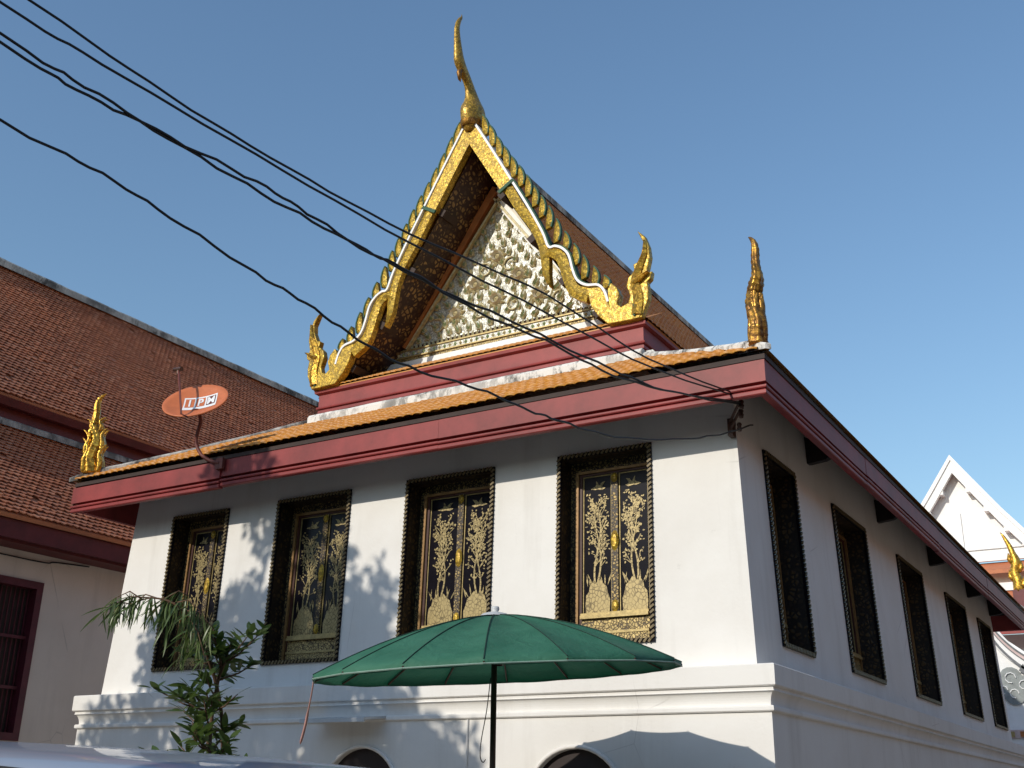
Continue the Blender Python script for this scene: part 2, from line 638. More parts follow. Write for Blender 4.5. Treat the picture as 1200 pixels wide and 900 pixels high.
# ledge mouldings: slab, cavetto, fillet
b = ring(MB(), base_rect, [(-.05, ZL + .002), (.225, ZL), (.235, ZL - .01), (.235, ZL - .185), (.225, ZL - .195), (.205, ZL - .198)])
b.build('ledge_slab', M['plaster'], hall, bevel=0)
cav = [(.205, ZL - .198), (.205, ZL - .225)]
for i in range(9):
    t = i / 8 * math.pi / 2
    cav.append((.212 - .055 * math.sin(t), ZL - .235 - .12 * (1 - math.cos(t))))
cav += [(.19, ZL - .36), (.195, ZL - .372), (.195, ZL - .40), (.185, ZL - .41), (.165, ZL - .412), (.165, ZL - .45)]
ring(MB(), base_rect, cav).build('ledge_moulding', M['plaster'], hall)

# lower wall with two arched openings
LO = .165
ZM = ZL - .45
arches = [(-4.41, .50, 2.10), (-1.81, .52, 2.075)]
b = MB()
xs = W0 - LO
for cx, R, zt in sorted(arches):
    b.add([(xs, -LO, 0), (cx - R, -LO, 0), (cx - R, -LO, ZM), (xs, -LO, ZM)], [(0, 1, 2, 3)])
    n = 20
    for i in range(n):
        a0, a1 = math.pi * (1 - i / n), math.pi * (1 - (i + 1) / n)
        p0 = (cx + R * math.cos(a0), zt - R + R * math.sin(a0))
        p1 = (cx + R * math.cos(a1), zt - R + R * math.sin(a1))
        b.add([(p0[0], -LO, p0[1]), (p1[0], -LO, p1[1]), (p1[0], -LO, ZM), (p0[0], -LO, ZM)], [(0, 1, 2, 3)])
        b.add([(p0[0], -LO, p0[1]), (p1[0], -LO, p1[1]), (p1[0], .25, p1[1]), (p0[0], .25, p0[1])], [(3, 2, 1, 0)])
    for s in (-1, 1):
        b.add([(cx + s * R, -LO, 0), (cx + s * R, .25, 0), (cx + s * R, .25, zt - R), (cx + s * R, -LO, zt - R)], [(0, 1, 2, 3)])
    xs = cx + R
b.add([(xs, -LO, 0), (LO, -LO, 0), (LO, -LO, ZM), (xs, -LO, ZM)], [(0, 1, 2, 3)])
b.build('wall', M['plaster'], hall)
b = MB()
ring(b, base_rect, [(LO, 0), (LO, ZM)], 'RBL')
b.build('wall', M['plaster'], hall)
for cx, R, zt in arches:
    b = MB()
    pts = [(cx - R, 0)] + [(cx + R * math.cos(math.pi * (1 - i / 16)), zt - R + R * math.sin(math.pi * (1 - i / 16))) for i in range(17)] + [(cx + R, 0)]
    b.prism(pts, -.11, -.05)
    dr = b.build('door', M['wood_dark2'], hall)
    b = MB()
    for s in (-1, 1):
        b.box((cx + s * .22 - .16, -.135, .2), (cx + s * .22 + .16, -.112, 1.4))
    b.build('door_panel', M['wood_dark'], dr)
    # thin raised rim round the arch
    b = MB()
    arc = [(cx + (R + .02) * math.cos(math.pi * (1 - i / 20)), -LO - .01, zt - R + (R + .02) * math.sin(math.pi * (1 - i / 20))) for i in range(21)]
    b.tube([(cx - R - .02, -LO - .01, 0)] + arc + [(cx + R + .02, -LO - .01, 0)], .022, 6)
    b.build('arch_rim', M['plaster'], dr, True)
# hood over the left arch, conduit
b = MB()
b.box((-4.97, -.56, 2.385), (-4.09, -.165, 2.41), Matrix.Rotation(rad(6), 3, 'X'))
b.box((-4.97, -.575, 2.345), (-4.09, -.555, 2.385))
hood = b.build('door_hood', M['zinc'], hall)
b = MB()
b.tube([(-3.05, -LO - .012, 0), (-3.05, -LO - .012, 2.37)], .012, 6)
b.build('conduit', M['plaster'], hall)


# ---- windows
def gilded_tree(mb, x0, x1, z0, z1, d, flip, rng):
    """flat gold-leaf picture: rock mound, grass blades, twining stems, leaf clusters, a bird"""
    w = x1 - x0
    h = z1 - z0
    fx = (lambda t: x0 + t * w) if not flip else (lambda t: x1 - t * w)

    def poly(pts, dd):
        n = len(pts)
        vs = [(fx(a), dd, z0 + c * h) for a, c in pts] + [(fx(a), d + .001, z0 + c * h) for a, c in pts]
        mb.add(vs, [tuple(range(n))] + [(i, (i + 1) % n, (i + 1) % n + n, i + n) for i in range(n)])

    def blade(a, c, ang, L, wd, dd):
        ca, sa = math.cos(ang), math.sin(ang)
        pts = [(0, 0), (L * .45, wd), (L, 0), (L * .45, -wd)]
        poly([(a + (p * ca - q * sa) / w * 1.0, c + (p * sa + q * ca) / h) for p, q in pts], dd)
    # mound
    poly([(.05, .0), (.03, .06), (.06, .13), (.16, .155), (.2, .195), (.34, .235), (.46, .215), (.6, .24), (.74, .20), (.84, .185), (.90, .13), (.97, .09), (.95, 0)], d - .004)
    # blades
    for i in range(9):
        a = .12 + .76 * i / 8
        if .38 < a < .6:
            continue
        blade(a, .19, rad(90 + rng.uniform(-38, 38)), rng.uniform(.10, .17), .009, d - .005)
    # stems
    ends = []
    for s, off in ((1, 0.0), (-1, .9)):
        pts = []
        for i in range(15):
            t = i / 14
            pts.append((.5 + s * .13 * math.sin(t * 5.2 + off) * (1 - .2 * t), .21 + t * .56))
        for i in range(14):
            wd = .0105 * (1 - .6 * i / 14) / w
            (a, c), (e, g_) = pts[i], pts[i + 1]
            poly([(a - wd, c), (a + wd, c), (e + wd, g_ + .004), (e - wd, g_ + .004)], d - .004 - .001 * (s > 0))
        for i in (3, 5, 6, 7, 8, 9, 10, 11, 12, 13, 14):
            for q in range(3 if i > 8 else 2):
                sg = rng.choice((-1, 1))
                a, c = pts[i]
                L = rng.uniform(.10, .30)
                ex = min(.94, max(.06, a + sg * L))
                ez = c + rng.uniform(.02, .09)
                wd = .005 / w
                poly([(a - wd, c), (a + wd, c), (ex + wd, ez), (ex - wd, ez)], d - .0035)
                ends.append((ex, ez))
    for ex, ez in ends:
        for q in range(rng.randint(3, 5)):
            a = min(.93, max(.07, ex + rng.uniform(-.11, .11)))
            c = ez + rng.uniform(-.022, .03)
            blade(a, c, rng.uniform(0, 6.28), rng.uniform(.022, .04), rng.uniform(.007, .012), d - .0045 - .0004 * q)


def gilded_bird(mb, x0, x1, z0, z1, d, flip):
    w = x1 - x0
    h = z1 - z0
    fx = (lambda t: x0 + t * w) if not flip else (lambda t: x1 - t * w)
    pts = [(.22, .915), (.40, .905), (.52, .908), (.70, .90), (.82, .915), (.68, .925), (.74, .95), (.80, .965), (.66, .958), (.56, .935), (.50, .96), (.44, .975), (.45, .945), (.40, .928), (.30, .925)]
    n = len(pts)
    mb.add([(fx(a), d - .005, z0 + c * h) for a, c in pts] + [(fx(a), d + .001, z0 + c * h) for a, c in pts], [tuple(range(n))] + [(i, (i + 1) % n, (i + 1) % n + n, i + n) for i in range(n)])


def make_window(Wd, H, mp, relief, seed, label=None):
    rng = random.Random(seed)
    w = Wd / 2
    D = .30
    X = lambda mb: mb.xform(mp)
    # reveal
    b = MB()
    b.add([(-w, 0, 0), (-w, D + .02, 0), (-w, D + .02, H), (-w, 0, H)], [(0, 1, 2, 3)])
    b.add([(w, 0, 0), (w, D + .02, 0), (w, D + .02, H), (w, 0, H)], [(3, 2, 1, 0)])
    b.add([(-w, 0, H), (w, 0, H), (w, D + .02, H), (-w, D + .02, H)], [(0, 1, 2, 3)])
    b.add([(-w, 0, 0), (w, 0, 0), (w, D + .02, 0), (-w, D + .02, 0)], [(3, 2, 1, 0)])
    b.add([(-w, D + .02, 0), (w, D + .02, 0), (w, D + .02, H), (-w, D + .02, H)], [(3, 2, 1, 0)])
    win = X(b).build('window', M['jamb'], hall)
    if label:
        win['label'] = label
    # rope moulding
    b = MB()
    t = .022
    for (a, c) in (((-w - t, -.02, -t), (-w + t, .012, H + t)), ((w - t, -.02, -t), (w + t, .012, H + t)),
                   ((-w + t, -.02, H - t), (w - t, .012, H + t)), ((-w + t, -.02, -t), (w - t, .012, t))):
        b.box(a, c)
    b.mi = 1
    st = .05
    for s in (-1, 1):
        n = int(H / st)
        for i in range(n):
            z = (i + .5) * H / n
            b.box((s * w - .026, -.034, z - .011), (s * w + .026, -.018, z + .011), Matrix.Rotation(rad(-38), 3, 'Y'))
    for zz in (0, H):
        n = int(Wd / st)
        for i in range(n):
            x = -w + (i + .5) * Wd / n
            b.box((x - .026, -.034, zz - .011), (x + .026, -.018, zz + .011), Matrix.Rotation(rad(-52), 3, 'Y'))
    X(b).build('rope_moulding', [M['lacquer'], M['rope']], win)
    # inner gilt frame
    b = MB()
    f = .095
    b.box((-w, D - .035, 0), (-w + f, D + .019, H))
    b.box((w - f, D - .035, 0), (w, D + .019, H))
    b.box((-w + f, D - .035, H - .11), (w - f, D + .019, H))
    X(b).build('inner_frame', M['arabesque'], win)
    b = MB()
    g0 = w - f
    rf = .05
    b.box((-g0, D - .05, .0), (-g0 + rf, D + .018, H - .11))
    b.box((g0 - rf, D - .05, .0), (g0, D + .018, H - .11))
    b.box((-g0 + rf, D - .05, H - .165), (g0 - rf, D + .018, H - .11))
    X(b).build('shutter_frame', M['frame_wood'], win)
    b = MB()
    for s in (-1, 1):
        b.box((s * g0 - .016, D - .075, .0), (s * g0 + .016, D - .03, H - .115))
    b.box((-g0 + .016, D - .075, H - .14), (g0 - .016, D - .051, H - .112))
    X(b).build('gilt_stile', M['stile'], win)
    pw = g0 - rf
    hc = .042
    z0, z1 = .345, H - .165
    for s in (-1, 1):
        x0, x1 = (-pw, -hc) if s < 0 else (hc, pw)
        b = MB()
        b.box((x0, D - .02, z0), (x1, D + .016, z1))
        pn = X(b).build('shutter', M['lacquer'], win)
        b = MB()
        e = .012
        b.box((x0, D - .03, z0), (x0 + e, D - .02, z1))
        b.box((x1 - e, D - .03, z0), (x1, D - .02, z1))
        b.box((x0 + e, D - .03, z1 - e), (x1 - e, D - .02, z1))
        X(b).build('gilt_fillet', M['goldleaf'], win)
        if relief:
            b = MB()
            gilded_tree(b, x0 + e + .008, x1 - e - .008, z0 + .005, z1 - .02, D - .021, s > 0, rng)
            X(b).build('gilded_tree', M['leafpic'], win)
            b = MB()
            gilded_bird(b, x0 + e + .008, x1 - e - .008, z0 + .005, z1 - .02, D - .021, s > 0)
            X(b).build('gilded_bird', M['leafpic'], win)
    # centre post
    b = MB()
    b.box((-hc + .003, D - .055, z0), (hc - .003, D + .015, z1))
    X(b).build('centre_post', M['arabesque'], win)
    for zc, rw, rh in ((z0 + .06, .040, .065), (z0 + (z1 - z0) * .5, .046, .11), (z1 - .055, .040, .055)):
        b = MB()
        n = 14
        vs = [(0, D - .078, zc)] + [(rw * .6 * math.cos(6.2832 * i / n), D - .074, zc + rh * .6 * math.sin(6.2832 * i / n)) for i in range(n)] + [(rw * math.cos(6.2832 * i / n), D - .056, zc + rh * math.sin(6.2832 * i / n)) for i in range(n)]
        fs = [(0, 1 + i, 1 + (i + 1) % n) for i in range(n)] + [(1 + i, 1 + n + i, 1 + n + (i + 1) % n, 1 + (i + 1) % n) for i in range(n)]
        b.add(vs, fs)
        X(b).build('medallion', M['gold'], win)
    # sill: rail, carved panel, lower band
    b = MB()
    b.box((-g0 + rf, D - .10, .285), (g0 - rf, D + .014, .318))
    b.box((-g0 + rf, D - .085, .318), (g0 - rf, D + .014, .344))
    b.box((-g0 + rf, D - .085, .125), (g0 - rf, D + .014, .15))
    X(b).build('sill_rail', M['goldleaf'], win)
    b = MB()
    b.box((-g0 + rf, D - .06, .15), (g0 - rf, D + .013, .285))
    X(b).build('sill_panel', M['carved'], win)
    b = MB()
    b.box((-g0 + rf, D - .075, .0), (g0 - rf, D + .012, .125))
    X(b).build('sill_panel', M['carved'], win)
    return win


def fmp(xc):
    return lambda p: (xc + p[0], BF * (ZB - ZL + p[2]) + p[1], ZB + p[2])


def smp(yc):
    return lambda p: (-BS * (ZB - ZL + p[2]) - p[1], yc + p[0], ZB + p[2])


for i, (a, c) in enumerate(FW):
    make_window(c - a, 2.0, fmp((a + c) / 2), True, 10 + i)
for i, (a, c) in enumerate(SW):
    make_window(c - a, 2.0, smp((a + c) / 2), False, 30 + i)

# ---- eaves: fascia boards
EV = (-9.40, .44, -.557, 16.3)
FP = [(-.08, 5.215), (-.012, 5.212), (-.004, 5.222), (-.004, 5.252), (-.014, 5.262), (-.03, 5.264), (-.03, 5.270), (-.002, 5.274), (.004, 5.284), (.004, 5.300), (-.004, 5.305), (-.06, 5.307), (-.06, 5.334), (0, 5.337), (0, 5.555), (-.08, 5.557), (-.08, 5.215)]


def fascia(x0, x1, dz=0.0, do=0.0):
    b = MB()
    y = EV[2]
    vs = []
    for o, z in FP:
        l = x0 if x0 > EV[0] else x0 - o - do
        r_ = x1 if x1 < EV[1] else x1 + o + do
        vs += [(l, y - o - do, z + dz), (r_, y - o - do, z + dz)]
    b.add(vs, [(2 * i, 2 * i + 1, 2 * i + 3, 2 * i + 2) for i in range(len(FP) - 1)])
    n = len(FP)
    b.add([vs[2 * i] for i in range(n)], [tuple(range(n))])
    b.add([vs[2 * i + 1] for i in range(n)], [tuple(range(n))])
    return b


fascia(-6.62, -3.302).build('fascia_board', M['red'], hall)
fascia(-3.298, EV[1], -.004, .002).build('fascia_board', M['red'], hall)
fascia(EV[0], -6.615, -.022, .022).build('fascia_board', M['red'], hall)
for s in 'BL':
    ring(MB(), EV, FP, s).build('fascia_board', M['red'], hall)
cuts = [EV[2], 3.1, 7.3, 11.6, EV[3]]
for i in range(4):
    ya, yb = cuts[i], cuts[i + 1]
    b = MB()
    dz, do = (0, .004, -.003, .002)[i], (0, .003, 0, .004)[i]
    vs = []
    for o_, z in FP:
        vs += [(EV[1] + o_ + do, ya - o_ if i == 0 else ya + .003, z + dz), (EV[1] + o_ + do, yb + o_ if i == 3 else yb - .003, z + dz)]
    b.add(vs, [(2 * k_, 2 * k_ + 1, 2 * k_ + 3, 2 * k_ + 2) for k_ in range(len(FP) - 1)])
    n = len(FP)
    b.add([vs[2 * k_] for k_ in range(n)], [tuple(range(n))])
    b.add([vs[2 * k_ + 1] for k_ in range(n)], [tuple(range(n))])
    b.build('fascia_board', M['red'], hall)
# dark fillet above the fascia, below the tiles
ring(MB(), EV, [(-.05, 5.553), (.012, 5.556), (.012, 5.605), (-.05, 5.625)]).build('eave_fillet', M['wood_dark'], hall)
# soffit
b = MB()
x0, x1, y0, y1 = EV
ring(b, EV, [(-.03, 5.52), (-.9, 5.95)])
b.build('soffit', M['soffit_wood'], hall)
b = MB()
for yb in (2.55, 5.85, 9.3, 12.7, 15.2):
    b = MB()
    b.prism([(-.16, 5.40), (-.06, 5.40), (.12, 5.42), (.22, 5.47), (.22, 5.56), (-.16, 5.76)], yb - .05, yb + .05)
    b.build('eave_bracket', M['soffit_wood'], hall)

# ---- lower skirt roof
TX0, TX1, TY = -7.07, -1.75, 1.60       # upper tier box
ZE, ZU = 5.635, 6.755
EO = .05
A_ = [(x0 - EO, y0 - EO, ZE), (x1 + EO, y0 - EO, ZE), (x1 + EO, y1 + EO, ZE), (x0 - EO, y1 + EO, ZE)]
TY1 = 14.6
B_ = [(TX0, TY, ZU), (TX1, TY, ZU), (TX1, TY1, ZU), (TX0, TY1, ZU)]
b = MB()
b.add(A_ + B_, [(0, 1, 5, 4), (1, 2, 6, 5), (2, 3, 7, 6), (3, 0, 4, 7)])
lroof = b.build('lower_roof', M['orange_tile'], hall)


def tile_mesh(name, w, L, mat, arch=.018, th=.02, lift=.03, pts=5, point=.35):
    b = MB()
    top, up, bot = [], [], []
    for i in range(pts):
        t = i / (pts - 1)
        x = (t - .5) * w * 1.0
        q = 1 - (2 * t - 1) ** 2
        top.append((x, -L * point * .25 * q + 0, lift + arch * q))
        bot.append((x, -L * point * .25 * q, lift + arch * q - th))
        up.append((x, L * 1.15, arch * q))
    b.add(top + up + bot, [(i, i + 1, pts + i + 1, pts + i) for i in range(pts - 1)] + [(2 * pts + i, 2 * pts + i + 1, i + 1, i) for i in range(pts - 1)])
    return b.mesh(name, mat, True)


# front slope tiles
sv = Vector((0, TY - A_[0][1], ZU - ZE))
SL = sv.length
sv.normalize()
nv = Vector((1, 0, 0)).cross(sv)
tw, tl = .122, .155
tmesh = tile_mesh('tile', tw, tl, M['orange_tile_single'], .014, .018, .022)
rows = int(SL / tl)
cnt = 0
xtile = []
for r_ in range(rows):
    y_ = A_[0][1] + sv.y * r_ * tl
    z_ = ZE + sv.z * r_ * tl
    t = r_ * tl / SL
    xa = A_[0][0] + (TX0 - A_[0][0]) * t + .05
    xb = A_[1][0] + (TX1 - A_[1][0]) * t - .05
    n = int((xb - xa) / tw)
    off = (xb - xa - n * tw) / 2 + (tw / 2 if r_ % 2 else 0)
    for i in range(n - (r_ % 2)):
        x_ = xa + off + (i + .5) * tw
        p = Vector((x_, y_, z_)) + nv * (.004 + random.uniform(0, .006)) - sv * (.012 if r_ == 0 else random.uniform(-.006, .006))
        a = random.uniform(-.03, .03)
        u_ = (Vector((1, 0, 0)) * math.cos(a) + sv * math.sin(a))
        v_ = (sv * math.cos(a) - Vector((1, 0, 0)) * math.sin(a))
        Bm = basis(p, u_, v_, nv)
        if cnt < 300:
            inst('tile', tmesh, lroof, Bm)
            cnt += 1
        else:
            xtile.append(Bm)


def join_tiles(name, me, mats_list, mat, parent):
    vs = np.empty(len(me.vertices) * 3)
    me.vertices.foreach_get('co', vs)
    vs = vs.reshape(-1, 3)
    fs = [tuple(p.vertices) for p in me.polygons]
    V = []
    F = []
    for k, B in enumerate(mats_list):
        m3 = np.array([list(B[i][:3]) for i in range(3)])
        tr = np.array([B[i][3] for i in range(3)])
        V.append(vs @ m3.T + tr)
        o = k * len(vs)
        F += [tuple(i + o for i in f) for f in fs]
    V = np.concatenate(V)
    nm = bpy.data.meshes.new(name)
    nm.from_pydata(V.tolist(), [], F)
    nm.materials.append(mat)
    nm.polygons.foreach_set('use_smooth', [True] * len(nm.polygons))
    o = bpy.data.objects.new(name, nm)
    link(o, parent)
    o['kind'] = 'stuff'
    return o


join_tiles('tiles', tmesh, xtile, M['orange_tile'], lroof)


# hip caps and flashing
def cap(b, p, q, w, h, sag=0.0, n=8, taper=1.0):
    P = [Vector(p).lerp(Vector(q), i / n) + Vector((0, 0, -sag * math.sin(math.pi * i / n))) for i in range(n + 1)]
    sd_ = (P[-1] - P[0]).cross(Vector((0, 0, 1))).normalized()
    vs = []
    for i, c in enumerate(P):
        j = 1 + .05 * math.sin(i * 2.3)
        tp = taper if i == 0 else 1.0
        for a, hh in ((-.5, -.06), (-.5, h * .6), (-.3, h * j), (.3, h * j), (.5, h * .6), (.5, -.06)):
            vs.append(c + sd_ * a * w * tp + Vector((0, 0, hh * tp)))
    fs = []
    for i in range(n):
        for k_ in range(5):
            fs.append((i * 6 + k_, i * 6 + k_ + 1, i * 6 + 6 + k_ + 1, i * 6 + 6 + k_))
    fs += [tuple(range(6)), tuple(n * 6 + k_ for k_ in range(5, -1, -1))]
    b.add(vs, fs)
    return b


ends = [(A_[0], B_[0]), (A_[1], B_[1]), (A_[2], B_[2]), (A_[3], B_[3])]
for i, (p, q) in enumerate(ends):
    d = (Vector(q) - Vector(p)).normalized()
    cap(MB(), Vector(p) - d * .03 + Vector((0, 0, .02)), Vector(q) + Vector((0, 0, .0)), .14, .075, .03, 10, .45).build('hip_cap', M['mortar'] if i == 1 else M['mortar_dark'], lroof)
b = MB()
cap(b, (TX0 - .02, TY - .07, ZU - .02), (TX1 + .02, TY - .07, ZU - .02), .16, .105, .0, 14)
b.build('flashing', M['mortar'], lroof)
b = MB()
cap(b, (TX1 + .07, TY - .02, ZU - .02), (TX1 + .07, TY1, ZU - .02), .16, .105, .0, 14)
b.build('flashing', M['mortar'], lroof)

# ---- upper tier red box
TR = (TX0, TX1, TY, TY1)
TPF = [(-.1, 6.70), (-.03, 6.72), (-.03, 6.90), (-.015, 6.905), (-.015, 6.945), (-.03, 6.95), (-.03, 6.965), (.0, 6.97), (.005, 6.985), (.0, 7.0), (-.02, 7.005), (-.02, 7.19), (.0, 7.195), (.03, 7.21), (.035, 7.245), (.03, 7.255), (-.1, 7.258)]
for s in 'FRBL':
    ring(MB(), TR, TPF, s).build('tier_fascia', M['red'], hall)

# ---- upper roof
RP = [(0, 10.86), (.35, 10.28), (.75, 9.62), (1.2, 8.92), (1.72, 8.16), (2.25, 7.60), (2.72, 7.27)]
RPs = [(p.x, p.y) for p in spline([(a, c, 0) for a, c in RP], 3)]
TH = .13
YF, YB = 1.63, 14.7
b = MB()
for s in (-1, 1):
    o_ = [(XC + s * a, c) for a, c in RPs]
    vs = [(x, YF, z) for x, z in o_] + [(x, YB, z) for x, z in o_]
    n = len(o_)
    b.add(vs, [(i, i + 1, n + i + 1, n + i) for i in range(n - 1)])
    # eave edge
    b.add([(o_[-1][0], YF, o_[-1][1]), (o_[-1][0], YB, o_[-1][1]), (o_[-1][0] - s * .06, YB, o_[-1][1] - .07), (o_[-1][0] - s * .06, YF, o_[-1][1] - .07)], [(0, 1, 2, 3)])
uroof = b.build('upper_roof', M['roof_shade'], hall)
# tiles of the right and left slope
tm2 = tile_mesh('roof_tile', .13, .17, M['roof_shade'], .012, .018, .022, 4)
lst = []
for s in (-1, 1):
    for i in range(len(RPs) - 1):
        p, q = Vector((XC + s * RPs[i + 1][0], 0, RPs[i + 1][1])), Vector((XC + s * RPs[i][0], 0, RPs[i][1]))
        d = q - p
        L = d.length
        d.normalize()
        k_ = max(1, round(L / .15))
        yv = Vector((0, s, 0))
        nn = yv.cross(d)
        for r_ in range(k_):
            pp = p + d * (r_ * L / k_)
            for j in range(int((11.0 if s > 0 else 3.0) / .13)):
                yy = YF + .05 + (j + (.5 if r_ % 2 else 0)) * .13
                lst.append(basis(pp + Vector((0, yy, 0)) + nn * (.006 + random.uniform(0, .006)), yv, d, nn))
join_tiles('tiles', tm2, lst, M['roof_shade'], uroof)
b = MB()
cap(b, (XC, YF + .15, 10.86), (XC, YB, 10.86), .20, .08, 0, 20)
b.build('ridge_cap', M['mortar_dark'], uroof)
# soffit with gilt stencil
PY = 2.43
SP = []
for i, (a, c) in enumerate(RPs):
    p0 = RPs[max(0, i - 1)]
    p1 = RPs[min(len(RPs) - 1, i + 1)]
    t = Vector((p1[0] - p0[0], p1[1] - p0[1])).normalized()
    SP.append((max(0, a + t.y * TH) if i else 0, c - t.x * TH if i else c - .24))
b = MB()
for s in (-1, 1):
    o_ = [(XC + s * a, c) for a, c in SP]
    n = len(o_)
    b.add([(x, YF, z) for x, z in o_] + [(x, PY + .02, z) for x, z in o_], [(i, n + i, n + i + 1, i + 1) for i in range(n - 1)])
b.build('gable_soffit', M['stencil'], uroof)
# purlin ends
for s in (-1, 1):
    for a, c in ((.52, 9.70), (1.02, 8.86), (1.52, 8.10), (2.02, 7.52)):
        b = MB()
        b.box((XC + s * a - .055, YF - .02, c - .05), (XC + s * a + .055, YF + .30, c + .06), Matrix.Rotation(rad(-s * 35), 3, 'Y'))
        b.build('purlin', M['wood_dark'], uroof)

# small tiled ledge below the pediment
sb = Vector((0, 2.37 - 1.57, 7.70 - 7.275))
sbl = sb.length
sb.normalize()
nb = Vector((1, 0, 0)).cross(sb)
b = MB()
b.add([(TX0 + .05, 1.57, 7.27), (TX1 - .05, 1.57, 7.27), (TX1 - .05, 2.37, 7.695), (TX0 + .05, 2.37, 7.695)], [(0, 1, 2, 3)])
b.add([(TX0 + .05, 1.57, 7.255), (TX1 - .05, 1.57, 7.255), (TX1 - .05, 1.57, 7.27), (TX0 + .05, 1.57, 7.27)], [(0, 1, 2, 3)])
gled = b.build('gable_ledge', M['orange_tile'], hall)
tm3 = tile_mesh('ledge_tile', .10, .13, M['orange_tile'], .012, .014, .018, 4)
lst = []
for r_ in range(int(sbl / .13)):
    for j in range(int((TX1 - TX0 - .4) / .10)):
        lst.append(basis(Vector((TX0 + .2 + (j + .5 * (r_ % 2)) * .10, 1.57, 7.275)) + sb * r_ * .13 + nb * random.uniform(.004, .008), Vector((1, 0, 0)), sb, nb))
join_tiles('tiles', tm3, lst, M['orange_tile'], gled)

# ---- pediment
pp = [(XC - a, c) for a, c in reversed(SP) if c > 7.55] + [(XC + a, c) for a, c in SP[1:] if c > 7.55]
b = MB()
b.add([(x, PY, z) for x, z in pp], [tuple(range(len(pp)))])
ped = b.build('pediment', M['red_dark'], hall)
AP = (XC - .02, 10.30)
HW = 1.60
fz = 8.06
b = MB()
b.prism([(AP[0] - HW, fz), (AP[0] + HW, fz), AP], PY - .025, PY - .003)
b.build('pediment_field', M['glitter'], ped)
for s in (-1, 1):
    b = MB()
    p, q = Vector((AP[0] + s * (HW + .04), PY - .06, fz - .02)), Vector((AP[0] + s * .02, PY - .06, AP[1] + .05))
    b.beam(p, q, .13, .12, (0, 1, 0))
    b.build('rafter', M['ochre'] if s < 0 else M['cream'], ped)  # left rafter coloured as if shaded, right as if sunlit
    b = MB()
    d = (q - p).normalized()
    off = Vector((-s * d.z, 0, s * d.x)) * .09 * 1
    if off.x * s > 0:
        off = -off
    b.beam(p + off - Vector((0, .02, 0)), q + off - Vector((0, .02, .12)), .035, .06, (0, 1, 0))
    b.build('gilt_fillet', M['relief_gold'], ped)
# added white board standing in for the sunlit strip along the right slope
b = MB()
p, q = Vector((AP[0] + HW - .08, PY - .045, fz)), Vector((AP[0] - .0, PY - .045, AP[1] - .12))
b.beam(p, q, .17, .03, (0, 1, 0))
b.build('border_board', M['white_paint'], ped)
# cornice bands
for z0_, z1_, yy, mt, nm in ((7.60, 7.79, .10, 'white_paint', 'cornice_band'), (7.79, 7.85, .075, 'carved', 'cornice_band'), (7.85, 7.87, .10, 'goldleaf', 'cornice_band'), (7.87, 7.965, .07, 'glitter', 'cornice_band'), (7.965, 7.985, .09, 'goldleaf', 'cornice_band')):
    hw = np.interp(-z0_, [-c for a, c in SP], [a for a, c in SP])
    b = MB()
    b.box((XC - hw, PY - yy, z0_), (XC + hw, PY - .001, z1_))
    b.build(nm, M[mt], ped)
b = MB()
hw = 1.8
n = 46
for i in range(n):
    x = XC - hw + (i + .5) * 2 * hw / n
    b.add([(x - .036, PY - .03, 7.985), (x + .036, PY - .03, 7.985), (x, PY - .03, 8.10), (x, PY - .075, 8.01)], [(0, 1, 3), (1, 2, 3), (2, 0, 3)])
    b.mi = 0
o = b.build('lotus_border', [M['relief_gold']], ped)
o['kind'] = 'stuff'
b = MB()
for i in range(38):
    x = XC - hw + (i + .5) * 2 * hw / 38
    b.mi = i % 2
    b.add([(x - .03, PY - .072, 7.918), (x, PY - .072, 7.88), (x + .03, PY - .072, 7.918), (x, PY - .072, 7.956), (x, PY - .10, 7.918)], [(0, 1, 4), (1, 2, 4), (2, 3, 4), (3, 0, 4)])
o = b.build('floral_border', [M['relief_gold'], M['leafgreen']], ped)
o['kind'] = 'stuff'


def leaf3(b, cx, cz, ang, L, w, h, curve=.25):
    """raised pointed leaf in local xz, height towards -y"""
    ca, sa = math.cos(ang), math.sin(ang)
    P = lambda u, v, y: (cx + u * ca - v * sa, y, cz + u * sa + v * ca)
    cv = curve * L
    rim = [P(0, 0, 0), P(L * .35, w + cv * .15, 0), P(L * .7, w * .6 + cv * .5, 0), P(L, cv, 0), P(L * .65, -w * .55 + cv * .3, 0), P(L * .3, -w, 0)]
    c = P(L * .45, cv * .18, -h)
    b.add(rim + [c], [(i, (i + 1) % 6, 6) for i in range(6)])


def kranok(seed):
    rng = random.Random(seed)
    b = MB()
    for k_, (a, L, cv) in enumerate([(90, .30, .2), (62, .22, .5), (118, .22, -.5), (38, .17, .8), (142, .17, -.8), (12, .12, .9), (168, .12, -.9)]):
        b.mi = 2 if k_ % 3 == 1 else 0
        leaf3(b, 0, .0, rad(a + rng.uniform(-6, 6)), L * rng.uniform(.9, 1.1), .024, .055, cv)
    b.mi = 1
    for a, L in ((90, .17), (66, .12), (114, .12)):
        ca = rad(a)
        leaf3(b, .02 * math.cos(ca), .02 * math.sin(ca), ca, L, .020, .065, 0)
    return b.mesh('flame_ornament', [M['relief_gold'], M['leafgreen'], M['relief_pale']])


KR = [kranok(i) for i in range(4)]


